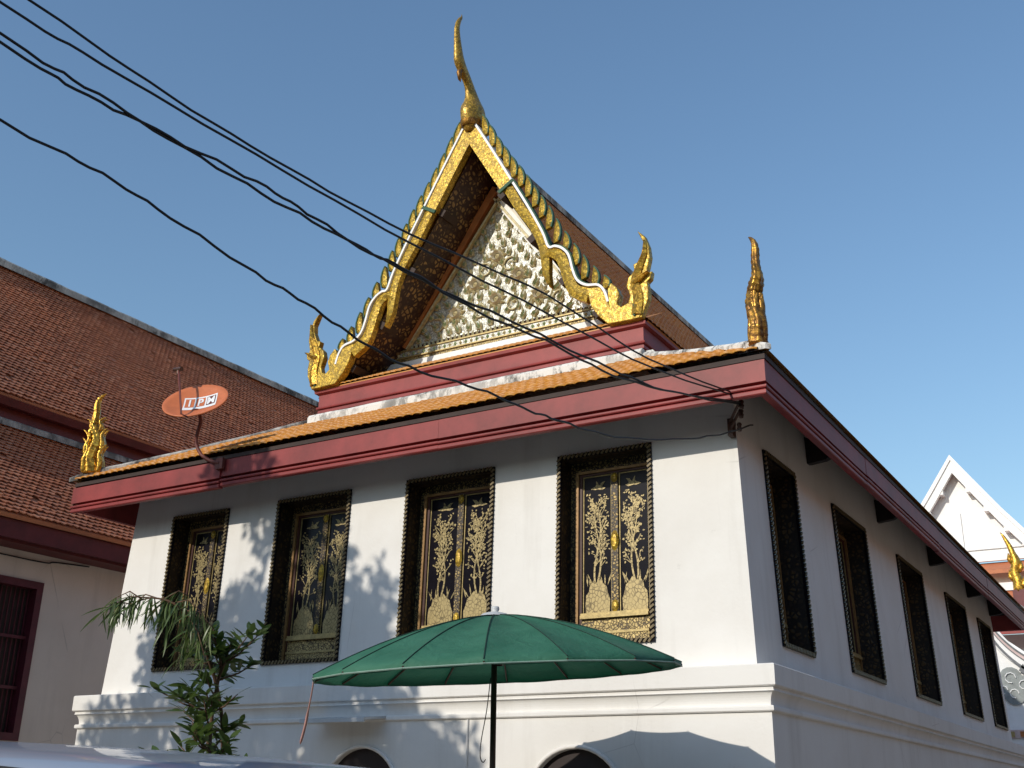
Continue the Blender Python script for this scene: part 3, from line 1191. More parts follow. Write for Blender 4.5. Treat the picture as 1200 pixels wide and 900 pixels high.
def rosette():
    b = MB()
    for k_ in range(10):
        a = 2 * math.pi * k_ / 10
        b.mi = 0
        leaf3(b, .055 * math.cos(a), .055 * math.sin(a), a, .075, .026, .03, .2)
    b.mi = 1
    n = 12
    for k_ in range(n):
        a0, a1 = 6.2832 * k_ / n, 6.2832 * (k_ + 1) / n
        q = lambda r_, a, y: (r_ * math.cos(a), y, r_ * math.sin(a))
        b.add([q(.07, a0, 0), q(.07, a1, 0), q(.055, a1, -.05), q(.055, a0, -.05), q(.038, a1, -.01), q(.038, a0, -.01)], [(0, 1, 2, 3), (3, 2, 4, 5)])
        b.mi = 0
        b.add([q(.032, a0, -.008), q(.032, a1, -.008), (0, -.05, 0)], [(0, 1, 2)])
        b.mi = 1
    return b.mesh('rosette', [M['relief_gold'], M['rosette']])


RS = rosette()
rng = random.Random(4)
FY = PY - .027


def place(me, name, x, z, ang, sc, dy=0):
    c_, s_ = math.cos(ang), math.sin(ang)
    Bm = Matrix.Translation((x, FY - dy, z)) @ Matrix.Rotation(-ang, 4, 'Y') @ Matrix.Scale(sc, 4)
    return inst(name, me, ped, Bm)


ros = [(0, 8.50), (0, 9.20), (-.72, 8.42), (.72, 8.42), (-.38, 8.82), (.38, 8.82)]
for x, z in ros:
    place(RS, 'rosette', AP[0] + x, z, 0, 1.35, .012)
# scrolling vines
for sgn in (-1, 1):
    for (x, z, r0, turn) in ((.30, 8.36, .13, 1), (1.05, 8.28, .13, 1), (.22, 9.02, .12, 1)):
        b = MB()
        pts = []
        for i in range(22):
            t = i / 21
            a = turn * t * 8.5 + 1.2
            r_ = r0 * (1 - .78 * t)
            pts.append((AP[0] + sgn * (x + r_ * math.cos(a)), FY - .02, z + r_ * math.sin(a)))
        b.tube(pts, [.016 - .007 * i / 21 for i in range(22)], 5)
        b.build('vine_scroll', M['relief_gold'], ped, True)
z = 8.09
r_ = 0
while z < 10.0:
    half = HW * (AP[1] - z) / (AP[1] - fz) - .13
    n = max(1, int(2 * half / .175))
    for i in range(n):
        x = (-half + 2 * half * (i + .5) / n)
        if any(math.hypot(x - a, z + .05 - c) < .12 for a, c in ros):
            continue
        place(KR[(i * 3 + r_) % 4], 'flame_ornament', AP[0] + x + rng.uniform(-.015, .015), z + rng.uniform(-.015, .015), rad(-x * 28) + rng.uniform(-.35, .35), rng.uniform(.58, .80), rng.uniform(0, .012))
    z += .155
    r_ += 1

# ---- bargeboards
BY0, BY1 = 1.50, 1.62


def strip(cl, wd, n=5):
    """closed outline around a centreline (x,z) with half-widths"""
    c = spline([(a, d, 0) for a, d in cl], n)
    k_ = len(c)
    ws = np.interp(np.linspace(0, len(wd) - 1, k_), range(len(wd)), wd)
    L, R_ = [], []
    for i, p in enumerate(c):
        t = (c[min(i + 1, k_ - 1)] - c[max(i - 1, 0)]).normalized()
        nn = Vector((-t.y, t.x, 0)) * ws[i]
        L.append((p.x + nn.x, p.y + nn.y))
        R_.append((p.x - nn.x, p.y - nn.y))
    return L, R_


def strip_prism(b, cl, wd, s, y0_, y1_, n=5, crown=.0):
    L, R_ = strip(cl, wd, n)
    k_ = len(L)
    vs = []
    for i in range(k_):
        l, r_ = L[i], R_[i]
        m_ = ((l[0] + r_[0]) / 2, (l[1] + r_[1]) / 2)
        for (a, c), y in ((l, y1_), (l, y0_), (m_, y0_ - crown), (r_, y0_), (r_, y1_)):
            vs.append((XC + s * a, y, c))
    fs = []
    for i in range(k_ - 1):
        for q in range(5):
            q2 = (q + 1) % 5
            fs.append((i * 5 + q, i * 5 + q2, i * 5 + 5 + q2, i * 5 + 5 + q))
    fs += [tuple(range(5)), tuple((k_ - 1) * 5 + q for q in range(4, -1, -1))]
    b.add(vs, fs)


TIPS = [(0.2, 11.12), (0.33, 10.9), (0.46, 10.66), (0.59, 10.45), (0.72, 10.24), (0.85, 10.05), (0.98, 9.85), (1.1, 9.64), (1.22, 9.45), (1.34, 9.25), (1.46, 9.02), (1.59, 8.79), (1.73, 8.57), (1.87, 8.36), (2.02, 8.16), (2.17, 7.99)]
BASES = [(0.21, 10.77), (0.34, 10.54), (0.46, 10.32), (0.59, 10.1), (0.71, 9.91), (0.83, 9.72), (0.95, 9.52), (1.06, 9.33), (1.17, 9.13), (1.28, 8.92), (1.40, 8.68), (1.55, 8.52), (1.70, 8.26), (1.82, 8.03), (1.98, 7.9), (2.14, 7.82)]
BLAB = {1: None, -1: None}
for s in (-1, 1):
    b = MB()
    apx = [(0, 11.10), (.06, 11.03), (.75, 9.79), (.57, 9.70), (0, 10.66)] if s > 0 else [(.002, 11.09), (.06, 11.02), (.75, 9.78), (.57, 9.69), (.002, 10.65)]
    b.prism([(XC + s * a, c) for a, c in apx], BY0, BY1)
    strip_prism(b, [(.655, 9.77), (0.87, 9.37), (1.1, 9.01), (1.24, 8.71), (1.29, 8.44), (1.31, 8.22), (1.37, 8.01)], [.075, .072, .07, .068, .066, .05, .008], s, BY0 + .02, BY1 - .005, crown=.03)
    strip_prism(b, [(1.27, 8.42), (1.33, 8.50), (1.42, 8.50), (1.53, 8.41), (1.6, 8.23), (1.66, 8.03), (1.75, 7.86), (1.96, 7.74)], [.03, .055, .07, .075, .075, .075, .085, .10], s, BY0 + .012, BY1 - .008, crown=.03)
    barge = b.build('bargeboard', M['gold'], hall)
    # collar at the change of section
    b = MB()
    b.beam((XC + s * .55, BY0 - .012, 9.665), (XC + s * .78, BY0 - .012, 9.80), .05, .035, (0, 1, 0))
    b.build('collar', M['green_glass'], barge)
    # white and green trim lines
    tl_ = [(0.07, 11.02), (0.42, 10.41), (0.76, 9.80), (1.0, 9.37), (1.26, 8.86), (1.36, 8.60), (1.46, 8.58), (1.57, 8.52), (1.67, 8.39), (1.73, 8.16), (1.80, 7.99), (1.93, 7.89), (2.10, 7.85), (2.19, 7.74), (2.24, 7.58)]
    b = MB()
    strip_prism(b, tl_, [.016] * 3, s, BY0 - .02, BY1 - .01, 4)
    b.build('white_trim', M['white_paint'], barge)
    b = MB()
    strip_prism(b, [(a + .022, c + .012) for a, c in tl_[2:13]], [.010] * 3, s, BY0 - .012, BY1 - .02, 4)
    b.build('green_trim', M['green_glass'], barge)
    # rows of flame teeth
    for i in range(16):
        tx, tz = TIPS[i]
        bx, bz = BASES[i]
        L = Vector((tx - bx, tz - bz))
        h = L.length
        w = .058
        out = []
        for t, a in ((0, .75), (.25, 1.0), (.5, .92), (.72, .66), (.9, .30), (1.0, 0)):
            out.append((t, a))
        # outline: belly outward, tip curling in to the slope
        right_ = [(bx + .05 + w * a * .95 + L.x * t - .055 * t * t, bz + L.y * t) for t, a in out]
        left_ = [(bx + .05 - w * a * .9 + L.x * t - .055 * t * t, bz - .02 + L.y * t) for t, a in out[:-1]]
        b = MB()
        n = len(right_)
        outline = [(XC + s * a, c) for a, c in right_] + [(XC + s * a, c) for a, c in reversed(left_)]
        # body with raised spine
        cen = [(XC + s * (bx + .05 + L.x * t - .055 * t * t), bz + L.y * t) for t in (.12, .35, .6, .85)]
        vs = [(x, BY0 + .04, z) for x, z in outline] + [(x, BY1 - .02, z) for x, z in outline] + [(x, BY0 + .018, z) for x, z in cen]
        m_ = len(outline)
        fs = [(i_, (i_ + 1) % m_, m_ + (i_ + 1) % m_, m_ + i_) for i_ in range(m_)]
        # front: fan halves
        c0 = 2 * m_
        rr = list(range(n))                # right side bottom->tip
        ll = [m_ - 1 - j for j in range(n - 1)] + [n - 1]
        cmap = [0, 0, 1, 2, 3, 3]
        for j in range(n - 1):
            for side in (rr, ll):
                ca, cb = c0 + cmap[j], c0 + cmap[j + 1]
                fs.append((side[j], side[j + 1], cb))
                if ca != cb:
                    fs.append((side[j], cb, ca))
        fs.append((rr[0], c0, ll[0]))
        fs.append(tuple(m_ + q for q in range(m_)))
        b.add(vs, fs)
        b.mi = 1
        # green edge along the outer side
        ed = [(a + .004, c) for a, c in right_]
        for j in range(n - 1):
            p, q = ed[j], ed[j + 1]
            b.beam((XC + s * p[0], BY0 + .05, p[1]), (XC + s * q[0], BY0 + .05, q[1]), .019, .05, (0, 1, 0))
        b.build('flame_tooth', [M['gold'], M['green_glass']], barge)
    # tail piece with curl
    dpt = [(1.92, 7.85), (2.12, 7.82), (2.19, 7.71), (2.245, 7.56), (2.23, 7.75), (2.28, 7.84), (2.36, 7.76), (2.40, 7.65), (2.36, 7.52), (2.42, 7.47), (2.51, 7.50), (2.60, 7.48), (2.67, 7.50), (2.71, 7.38), (2.67, 7.262), (2.47, 7.262), (2.23, 7.27), (2.09, 7.42), (1.99, 7.58)]
    b = MB()
    b.prism([(XC + s * a, c) for a, c in dpt], BY0 - .01, BY1 + .002)
    tail = b.build('bargeboard_tail', M['gold'], hall, bevel=.012)
    npt = [(2.50, 7.47), (2.54, 7.6), (2.49, 7.75), (2.52, 7.86), (2.61, 7.94), (2.59, 8.03), (2.66, 8.05), (2.73, 8.2), (2.74, 8.32), (2.66, 8.50), (2.76, 8.40), (2.815, 8.24), (2.83, 8.09), (2.79, 7.92), (2.80, 7.86), (2.85, 7.88), (2.83, 7.78), (2.78, 7.74), (2.80, 7.62), (2.79, 7.5), (2.69, 7.265), (2.60, 7.27)]
    b = MB()
    b.prism([(XC + s * a, c) for a, c in npt], BY0 + .005, BY1 - .012)
    nag = b.build('naga_finial', M['gold'], hall, bevel=.014)
    # raised scale ridge and wing along the naga
    b = MB()
    strip_prism(b, [(2.63, 7.32), (2.66, 7.55), (2.62, 7.76), (2.68, 7.95), (2.76, 8.14), (2.77, 8.32)], [.07, .065, .06, .05, .035, .012], s, BY0 - .02, BY0 + .03, 4, .03)
    strip_prism(b, [(2.60, 7.74), (2.70, 7.80), (2.82, 7.86)], [.03, .035, .006], s, BY0 - .05, BY0, 4, .02)
    b.build('naga_ridge', M['gilt'], nag)
    b = MB()
    strip_prism(b, [(2.60, 7.46), (2.63, 7.38), (2.60, 7.30)], [.012, .02, .012], s, BY0 - .03, BY0 + .02, 4)
    b.build('green_trim', M['green_glass'], nag)

# ---- apex finial (long-necked bird form) in the plane of the ridge
b = MB()
pth = [(1.62, 10.92, .17), (1.58, 11.05, .235), (1.58, 11.18, .26), (1.57, 11.30, .235), (1.545, 11.42, .165), (1.49, 11.56, .115), (1.41, 11.68, .095), (1.32, 11.76, .10), (1.245, 11.82, .105), (1.17, 11.90, .112), (1.14, 12.00, .098), (1.11, 12.15, .080), (1.085, 12.30, .066), (1.075, 12.42, .056), (1.09, 12.53, .048), (1.13, 12.63, .036), (1.18, 12.71, .02), (1.18, 12.77, .004)]
sp = spline([(y, z, r_) for y, z, r_ in pth], 3)
b.tube([(XC, p.x, p.y) for p in sp], [max(.003, p.z) for p in sp], 12, True, .62)
fin = b.build('apex_finial', M['gold_deep'], hall, True)
b = MB()
b.tube([(XC, 1.22, 11.80), (XC, 1.17, 11.70), (XC, 1.19, 11.60), (XC, 1.22, 11.57)], [.05, .04, .025, .004], 8)
b.build('beak', M['gilt_aged'], fin, True)
b = MB()
b.tube([(XC, 1.60, 10.97), (XC, 1.595, 11.0), (XC, 1.585, 11.06)], [.225, .245, .25], 14, False, .66)
b.build('neck_band', M['gilt_aged'], fin, True)


# ---- gilded naga finials on the roof corners
def hip_finial(px, py, pz, dirx, diry, mat, flame, name='hip_finial'):
    """dirx,diry: direction in plan in which the heads lean"""
    R3 = Vector((dirx, diry, 0)).normalized()
    P = lambda a, z, d=0: (px + R3.x * a - R3.y * d, py + R3.y * a + R3.x * d, pz + z)
    b = MB()
    c = [(0, 0, .115), (.015, .12, .11), (.03, .22, .10), (.0, .34, .105), (-.03, .45, .10), (-.01, .55, .085), (.03, .63, .085), (.06, .70, .07), (.05, .80, .055), (.045, .90, .05), (.055, 1.0, .046), (.045, 1.08, .036), (.0, 1.15, .022), (-.045, 1.19, .004)]
    sp_ = spline([(a, z, r_) for a, z, r_ in c], 5)
    b.tube([P(p.x, p.y) for p in sp_], [max(.003, p.z) for p in sp_], 24, True, .75, (6, .13, .10, .07, 1.9))
    o_ = b.build(name, mat, hall, True)
    # overlapping lesser heads and fins
    specs = [(.09, .0, .50, .05, .06), (-.10, .0, .42, .05, -.05), (.10, .22, .40, .04, .06), (-.09, .32, .34, .04, -.04), (.07, .5, .28, .035, .06), (-.04, .62, .2, .03, -.05)]
    if not flame:
        specs = [(.05, .0, .52, .06, .03), (-.06, .0, .40, .055, -.01), (.045, .25, .40, .05, .03), (-.06, .30, .34, .055, .01), (.05, .55, .20, .035, .04)]
    for a, z, L, r_, lean in specs:
        k_ = 1.35 if flame else 1.0
        b = MB()
        sp_ = spline([(a, z, r_ * .8), (a + lean * .2 * k_, z + L * .35, r_), (a - lean * .3, z + L * .65, r_ * .8), (a + lean * .3 * k_, z + L * .88, r_ * .5), (a + lean * 1.0 * k_, z + L, .004)], 3)
        for d in ((-.045, .05) if flame else (-.03, .035)):
            b.tube([P(p.x, p.y, d) for p in sp_], [max(.003, p.z) for p in sp_], 6, True, .7)
        b.build('lesser_head', mat, o_, True)
    return o_


hip_finial(.37, -.48, 5.735, .8, -.6, M['gilt_aged'], False)
hip_finial(-9.27, -.45, 5.76, -.75, -.6, M['gilt'], True)

# ================================================================== satellite dish
dn = Vector((.303, -.687, .660)).normalized()
la = Vector((.8715, .4265, .2421))
la = (la - dn * la.dot(dn)).normalized()
sa = dn.cross(la).normalized()          # "up" in the dish face
if sa.z < 0:
    sa = -sa
DC = Vector((-7.02, -.72, 6.30))
dish = thing('satellite_dish', 'round orange satellite dish with a white-lettered square logo, bolted to the red eave', 'satellite dish', (-6.6, -.62, 5.45))
DR, DD = .41, .085
Bd = basis(DC, la, sa, dn)
par = lambda r_: DD * (r_ / DR) ** 2
b = MB()
prof = [(0.0001, 0)] + [(DR * i / 8, par(DR * i / 8)) for i in range(1, 9)] + [(DR + .012, DD - .004), (DR + .012, DD - .018), (DR, DD - .02)] + [(DR * i / 8, par(DR * i / 8) - .012) for i in range(7, 0, -1)] + [(.0001, -.012)]
b.lathe(prof, (0, 0, 0), 40)
b.xform(lambda p: Bd @ Vector(p))
b.build('reflector', M['dish'], dish, True)


def on_dish(b, lift):
    b.xform(lambda p: Bd @ Vector((p[0], p[1], par(math.hypot(p[0], p[1])) + lift)))
    return b


# logo: white plate, three coloured squares, letters
b = MB()
n = 16
lw, lh, ly, lx = .215, .155, .03, .045
for i in range(n):
    for j in range(4):
        a0, a1 = -lw + 2 * lw * i / n, -lw + 2 * lw * (i + 1) / n
        c0, c1 = ly - lh + 2 * lh * j / 4, ly - lh + 2 * lh * (j + 1) / 4
        b.add([(a0 + lx, c0, 0), (a1 + lx, c0, 0), (a1 + lx, c1, 0), (a0 + lx, c1, 0)], [(0, 1, 2, 3)])
logo = on_dish(b, .003).build('logo_plate', M['white_paint'], dish)
for k_, ch in enumerate('IPM'):
    cx = lx - .138 + .138 * k_
    b = MB()
    for i in range(4):
        for j in range(4):
            a0, a1 = cx - .058 + .116 * i / 4, cx - .058 + .116 * (i + 1) / 4
            c0, c1 = ly - .08 + .205 * j / 4, ly - .08 + .205 * (j + 1) / 4
            b.add([(a0, c0, 0), (a1, c0, 0), (a1, c1, 0), (a0, c1, 0)], [(0, 1, 2, 3)])
    on_dish(b, .006).build('logo_square', M['dish'] if k_ < 2 else M['rust'], logo)
    fc = bpy.data.curves.new('letter', 'FONT')
    fc.body = ch
    fc.size = .13
    fc.align_x = 'CENTER'
    fc.offset = .004
    fo = bpy.data.objects.new('letter_tmp', fc)
    COL.objects.link(fo)
    dg = bpy.context.evaluated_depsgraph_get()
    me = bpy.data.meshes.new_from_object(fo.evaluated_get(dg))
    bpy.data.objects.remove(fo)
    for v in me.vertices:
        q = (v.co.x * 1.05 + cx, v.co.y * 1.75 + ly - .055)
        v.co = Bd @ Vector((q[0], q[1], par(math.hypot(*q)) + .009))
    me.materials.clear()
    me.materials.append(M['white_paint'])
    link(bpy.data.objects.new('letter', me), logo)
# feed arm and receiver
low = Bd @ Vector((-.05, -DR - .01, DD - .01))
b = MB()
lnb = Vector((-7.29, -.86, 6.80))
b.tube([Bd @ Vector((-.05, -.20, -.03)), low, low + Vector((-.05, -.05, .03)), lnb], [.013] * 4, 6)
arm = b.build('feed_arm', M['rust'], dish, True)
b = MB()
b.tube([lnb + Vector((-.09, 0, .02)), lnb + Vector((.06, 0, .0))], [.022, .03], 10)
b.tube([lnb + Vector((0, 0, -.06)), lnb + Vector((0, 0, .03))], [.02, .02], 8)
b.build('receiver', M['pole'], arm)
b = MB()
bk = Bd @ Vector((.02, -.12, -.015))
sp_ = spline([bk, bk + Vector((.02, .06, -.12)), Vector((-7.02, -.66, 5.85)), Vector((-6.93, -.64, 5.66)), Vector((-6.74, -.63, 5.54)), Vector((-6.60, -.61, 5.50))], 5)
b.tube(sp_, .024, 8)
b.build('mount_pipe', M['rust'], dish, True)
b = MB()
b.box((-6.66, -.625, 5.42), (-6.54, -.58, 5.56))
b.build('mount_plate', M['rust'], dish)
b = MB()
b.tube([Bd @ Vector((.0, -.14, -.05)), Bd @ Vector((.0, -.10, -.012))], [.05, .06], 10)
b.build('back_bracket', M['rust'], dish)

# ================================================================== umbrella
UC = Vector((-1.28, -2.46, 2.555))
umb = thing('market_umbrella', 'large dark green market umbrella on a brown pole before the white wall', 'umbrella', (UC.x, UC.y, 0))
UR, UH = 1.455, .43
tilt = Matrix.Rotation(rad(3.3), 3, Vector((.52, -.85, 0))) @ Matrix.Rotation(rad(3.0), 3, Vector((.86, .5, 0)))
NG = 16


def can(r_, ang, sag=0.0):
    p = Vector((r_ * math.cos(ang), r_ * math.sin(ang), UH * (1 - (r_ / UR) ** 1.65) - sag))
    return UC + tilt @ p


rngu = random.Random(3)
sags = [rngu.uniform(.8, 1.25) for _ in range(NG)]
for k_ in range(NG):
    a0 = 2 * math.pi * k_ / NG + .1
    a1 = 2 * math.pi * (k_ + 1) / NG + .1
    b = MB()
    nr, na = 9, 6
    vs = []
    for i in range(nr + 1):
        r_ = .03 + (UR - .03) * i / nr
        for j in range(na + 1):
            t = j / na
            # straight chord between ribs plus a little sag
            bulge = math.sin(math.pi * t)
            p = Vector(can(r_, a0)).lerp(Vector(can(r_, a1)), t)
            p.z -= .026 * sags[k_] * bulge * math.sin(math.pi * min(1, r_ / UR) * .86)
            if i == nr:
                cc = Vector((UC.x, UC.y, p.z))
                p = p + (cc - p) * (.004 * bulge)
            vs.append(p)
    # hem
    for j in range(na + 1):
        p = vs[nr * (na + 1) + j]
        vs.append(Vector((p.x, p.y, p.z - .03)) + (Vector((UC.x, UC.y, p.z)) - p) * .006)
    fs = []
    for i in range(nr + 1):
        for j in range(na):
            q = i * (na + 1) + j
            fs.append((q, q + 1, q + na + 2, q + na + 1))
    b.add(vs, fs)
    pn_ = b.build('canopy_panel', M['umbrella'], umb, True)
    b = MB()
    b.tube([can(UR, a0 + (a1 - a0) * j / 5) if 0 else Vector(can(UR, a0)).lerp(Vector(can(UR, a1)), j / 5) + Vector((0, 0, -.028)) for j in range(6)], .0065, 5)
    b.build('hem', M['hem'], pn_)
    b = MB()
    b.tube([can(.10 + (UR - .10) * i / 8, a0, -.003) for i in range(9)], .0045, 5)
    b.build('seam', M['seam'], pn_)
    # rib
    b = MB()
    b.tube([can(.05 + (UR - .05) * i / 6, a0, .02) for i in range(7)], .008, 5)
    rb = b.build('rib', M['pole'], umb)
    b = MB()
    b.tube([can(.62, a0, .03), UC + Vector((0, 0, .10))], .006, 5)
    b.build('strut', M['pole'], rb)
ap = Vector(can(0, 0))
foot = Vector((-1.30, -2.45, 0))
b = MB()
b.tube([foot, ap], .023, 12)
b.build('pole', M['pole'], umb, True)
b = MB()
b.lathe([(.0, .075), (.03, .07), (.035, .05), (.025, .03), (.10, .012), (.13, -.012)], ap, 16)
b.build('top_cap', M['zinc'], umb, True)
b = MB()
b.lathe([(.045, -.06), (.055, -.03), (.055, .03), (.045, .06)], UC + Vector((0, 0, .10)), 12)
b.build('runner', M['pole'], umb)
b = MB()
b.lathe([(.32, 0), (.32, .08), (.26, .12), (.06, .14), (.05, .35)], foot, 20)
b.build('base', M['concrete'], umb, True)
lt = UC + tilt @ Vector((-UR * .86, -UR * .505, -.02))
b = MB()
sp_ = spline([lt, lt + Vector((-.01, 0, -.10)), lt + Vector((-.035, 0, -.25)), lt + Vector((-.05, 0, -.34)), lt + Vector((-.085, 0, -.47))], 4)
b.tube(sp_, [.008] * 8 + [.014] * (len(sp_) - 9) + [.004], 6, True, .5)
b.build('strap', M['strap'], umb, True)
b = MB()
pl = Vector((-1.64, -1.98, 0))
b.tube(spline([(-1.32, -2.49, 2.5), (-1.35, -2.49, 2.25), (-1.39, -2.49, 2.05), (-1.40, -2.49, 1.92), (-1.375, -2.49, 1.87), (-1.35, -2.49, 1.89)], 4), .004, 5)
b.build('wire_hook', M['cable'], umb)

# ================================================================== cables
CB = [
    [(-0.17, -7.96, 4.63), (-0.16, -7.21, 4.62), (-0.14, -6.42, 4.65), (-0.1, -5.42, 4.73), (-0.04, -3.9, 4.95), (0.01, -2.27, 5.03), (0.1, -0.31, 5.32)],
    [(-0.19, -8.06, 4.55), (-0.18, -7.57, 4.57), (-0.15, -6.65, 4.61), (-0.11, -5.41, 4.68), (-0.06, -3.86, 4.83), (0.0, -2.25, 4.97), (0.1, -0.3, 5.3)],
    [(-0.21, -8.02, 4.43), (-0.2, -7.62, 4.43), (-0.19, -7.15, 4.44), (-0.17, -6.61, 4.48), (-0.17, -6.23, 4.49), (-0.16, -5.74, 4.49), (-0.14, -5.35, 4.52), (-0.12, -4.63, 4.54), (-0.09, -3.8, 4.64), (-0.06, -2.78, 4.72), (0.01, -1.56, 4.95), (0.1, -0.24, 5.27)],
    [(-0.22, -8.01, 4.4), (-0.21, -7.65, 4.4), (-0.2, -7.24, 4.43), (-0.18, -6.66, 4.44), (-0.17, -6.09, 4.47), (-0.15, -5.51, 4.5), (-0.13, -4.92, 4.54), (-0.1, -4.25, 4.62), (-0.06, -3.06, 4.73), (-0.01, -1.89, 4.88), (0.09, -0.24, 5.25)],
    [(-0.27, -7.91, 4.11), (-0.26, -7.42, 4.12), (-0.26, -7.03, 4.1), (-0.25, -6.47, 4.05), (-0.25, -6.09, 4.04), (-0.25, -5.65, 4.0), (-0.24, -5.18, 3.99), (-0.21, -4.48, 4.08), (-0.19, -3.86, 4.12), (-0.17, -3.4, 4.17), (-0.14, -2.63, 4.27), (-0.06, -1.43, 4.58), (0.02, -0.55, 4.88), (0.08, 0.07, 5.14)],]
CL = ['black overhead cable, topmost of the five, running from upper left to the eave corner', 'black overhead cable just below the topmost one, nearly parallel to it',
      'black overhead cable, upper strand of the loosely twisted pair', 'black overhead cable, lower strand of the loosely twisted pair',
      'lowest black overhead cable, sagging past the gable to the wall corner']
ENDP = [(-.26, -12.4, 4.95), (-.26, -12.4, 4.80), (-.26, -12.4, 4.62), (-.26, -12.4, 4.55), (-.28, -12.4, 4.25)]
for i, (pts, lb) in enumerate(zip(CB, CL)):
    rg = random.Random(i)
    p0, e = Vector(pts[0]), Vector(ENDP[i])
    pre = [e, e.lerp(p0, .35) + Vector((0, 0, -.05)), e.lerp(p0, .7) + Vector((0, 0, -.06))]
    sp_ = spline(pre + pts, 6)
    amp = .003 if i < 2 else .006
    sp_ = [p + Vector((0, 0, amp * math.sin(j * 1.7 + i) + rg.uniform(-amp, amp) * .6)) for j, p in enumerate(sp_)]
    b = MB()
    nsp = len(sp_)
    b.tube(sp_, [(.0047 + .0032 * j / nsp) * (1 if i < 2 else 1.15) for j in range(nsp)], 6)
    o = b.build('overhead_cable', M['cable'], None, True)
    tag(o, lb, 'cable', 'overhead cables')
# insulator bracket at the wall corner
bk_ = thing('cable_bracket', 'small dark cable bracket with insulators high on the wall corner under the eave', 'bracket', (0.0, -.02, 5.1))
b = MB()
b.box((-.14, -.05, 5.02), (-.09, .06, 5.20))
b.beam((-.12, -.04, 5.16), (.10, -.30, 5.28), .02, .02)
b.beam((-.12, -.04, 5.08), (.08, -.22, 5.24), .02, .02)
b.build('arm', M['pole'], bk_)
for q in ((.10, -.29, 5.24), (.06, -.20, 5.18), (.0, -.10, 5.08)):
    b = MB()
    b.lathe([(.0, -.05), (.02, -.05), (.028, -.02), (.018, 0), (.028, .02), (.015, .04), (0, .045)], q, 8)
    b.build('insulator', M['pole'], bk_, True)

# utility pole that carries them (just outside the view)
up = thing('utility_pole', 'concrete utility pole beside the lane carrying the overhead cables', 'pole', (-.3, -12.55, 0))
b = MB()
b.tube([(-.3, -12.6, 0), (-.3, -12.6, 7.0)], [.15, .10], 10)
b.build('shaft', M['concrete'], up, True)
b = MB()
b.box((-.34, -12.5, 4.1), (-.22, -12.38, 5.1))
b.build('rack', M['pole'], up)

# ================================================================== brown-tiled hall on the left
lh_ = thing('tiled_hall', 'long cream-walled hall with brown two-tier tiled roof left of the white one', 'building', (-17.5, 8, 0))
LX, LY0, LY1 = -13.0, -5.0, 22.0
b = MB()
hy0, hy1, hz0, hz1 = .75, 1.75, 2.36, 4.90
g_ = wall_grid([LY0, LY1, hy0, hy1, 6.0, 7.4], [0, hz0, hz1, 5.75], [(hy0, hy1, hz0, hz1), (6.0, 7.4, hz0, hz1)], lambda y, z: (LX, y, z))
g_.build('wall', M['plaster_pink'], lh_)
b = MB()
b.add([(LX, LY0, 0), (LX - 9, LY0, 0), (LX - 9, LY0, 5.75), (LX - 4.5, LY0, 12.2), (LX, LY0, 5.75)], [(0, 1, 2, 3, 4)])
b.add([(LX, LY1, 0), (LX - 9, LY1, 0), (LX - 9, LY1, 5.75), (LX - 4.5, LY1, 12.2), (LX, LY1, 5.75)], [(0, 1, 2, 3, 4)])
b.build('wall', M['plaster_pink'], lh_)
b = MB()
b.add([(LX - 9, LY0, 0), (LX - 9, LY1, 0), (LX - 9, LY1, 5.75), (LX - 9, LY0, 5.75)], [(0, 1, 2, 3)])
b.build('wall', M['plaster_pink'], lh_)
for ya, yb in ((hy0, hy1), (6.0, 7.4)):
    b = MB()
    b.box((LX - .16, ya, hz0), (LX - .14, yb, hz1))
    w_ = b.build('window', M['wood_dark'], lh_)
    b = MB()
    f = .12
    b.box((LX - .13, ya, hz0), (LX + .05, ya + f, hz1))
    b.box((LX - .13, yb - f, hz0), (LX + .05, yb, hz1))
    b.box((LX - .13, ya + f, hz1 - f), (LX + .05, yb - f, hz1))
    b.box((LX - .13, ya + f, hz0), (LX + .05, yb - f, hz0 + f))
    b.build('window_frame', M['maroon'], w_)
    for zz in (hz0 + .82, hz0 + 1.62):
        b = MB()
        b.box((LX - .08, ya + f, zz - .025), (LX - .04, yb - f, zz + .025))
        b.build('crossbar', M['maroon'], w_)
    nb_ = 9
    for i in range(nb_):
        yy = ya + f + (i + .5) * (yb - ya - 2 * f) / nb_
        b = MB()
        b.tube([(LX - .10, yy, hz0 + f), (LX - .10, yy, hz1 - f)], .012, 5)
        b.build('window_bar', M['maroon'], w_)
# roofs (cross section in x,z)
LOW = [(-12.35, 5.76), (-14.62, 8.02)]
UPP = [(-14.15, 8.33), (-17.50, 12.36)]


def shingle(w, L):
    b = MB()
    lf = .026
    b.add([(-w / 2, L * 1.1, .0), (-w / 2, L * .38, lf * .8), (0, 0, lf), (w / 2, L * .38, lf * .8), (w / 2, L * 1.1, .0), (-w / 2, L * .38, lf * .8 - .018), (0, 0, lf - .018), (w / 2, L * .38, lf * .8 - .018)],
          [(0, 1, 2, 3, 4), (1, 5, 6, 2), (2, 6, 7, 3)])
    return b.mesh('shingle', M['roof_brown'])


SHG = shingle(.128, .105)


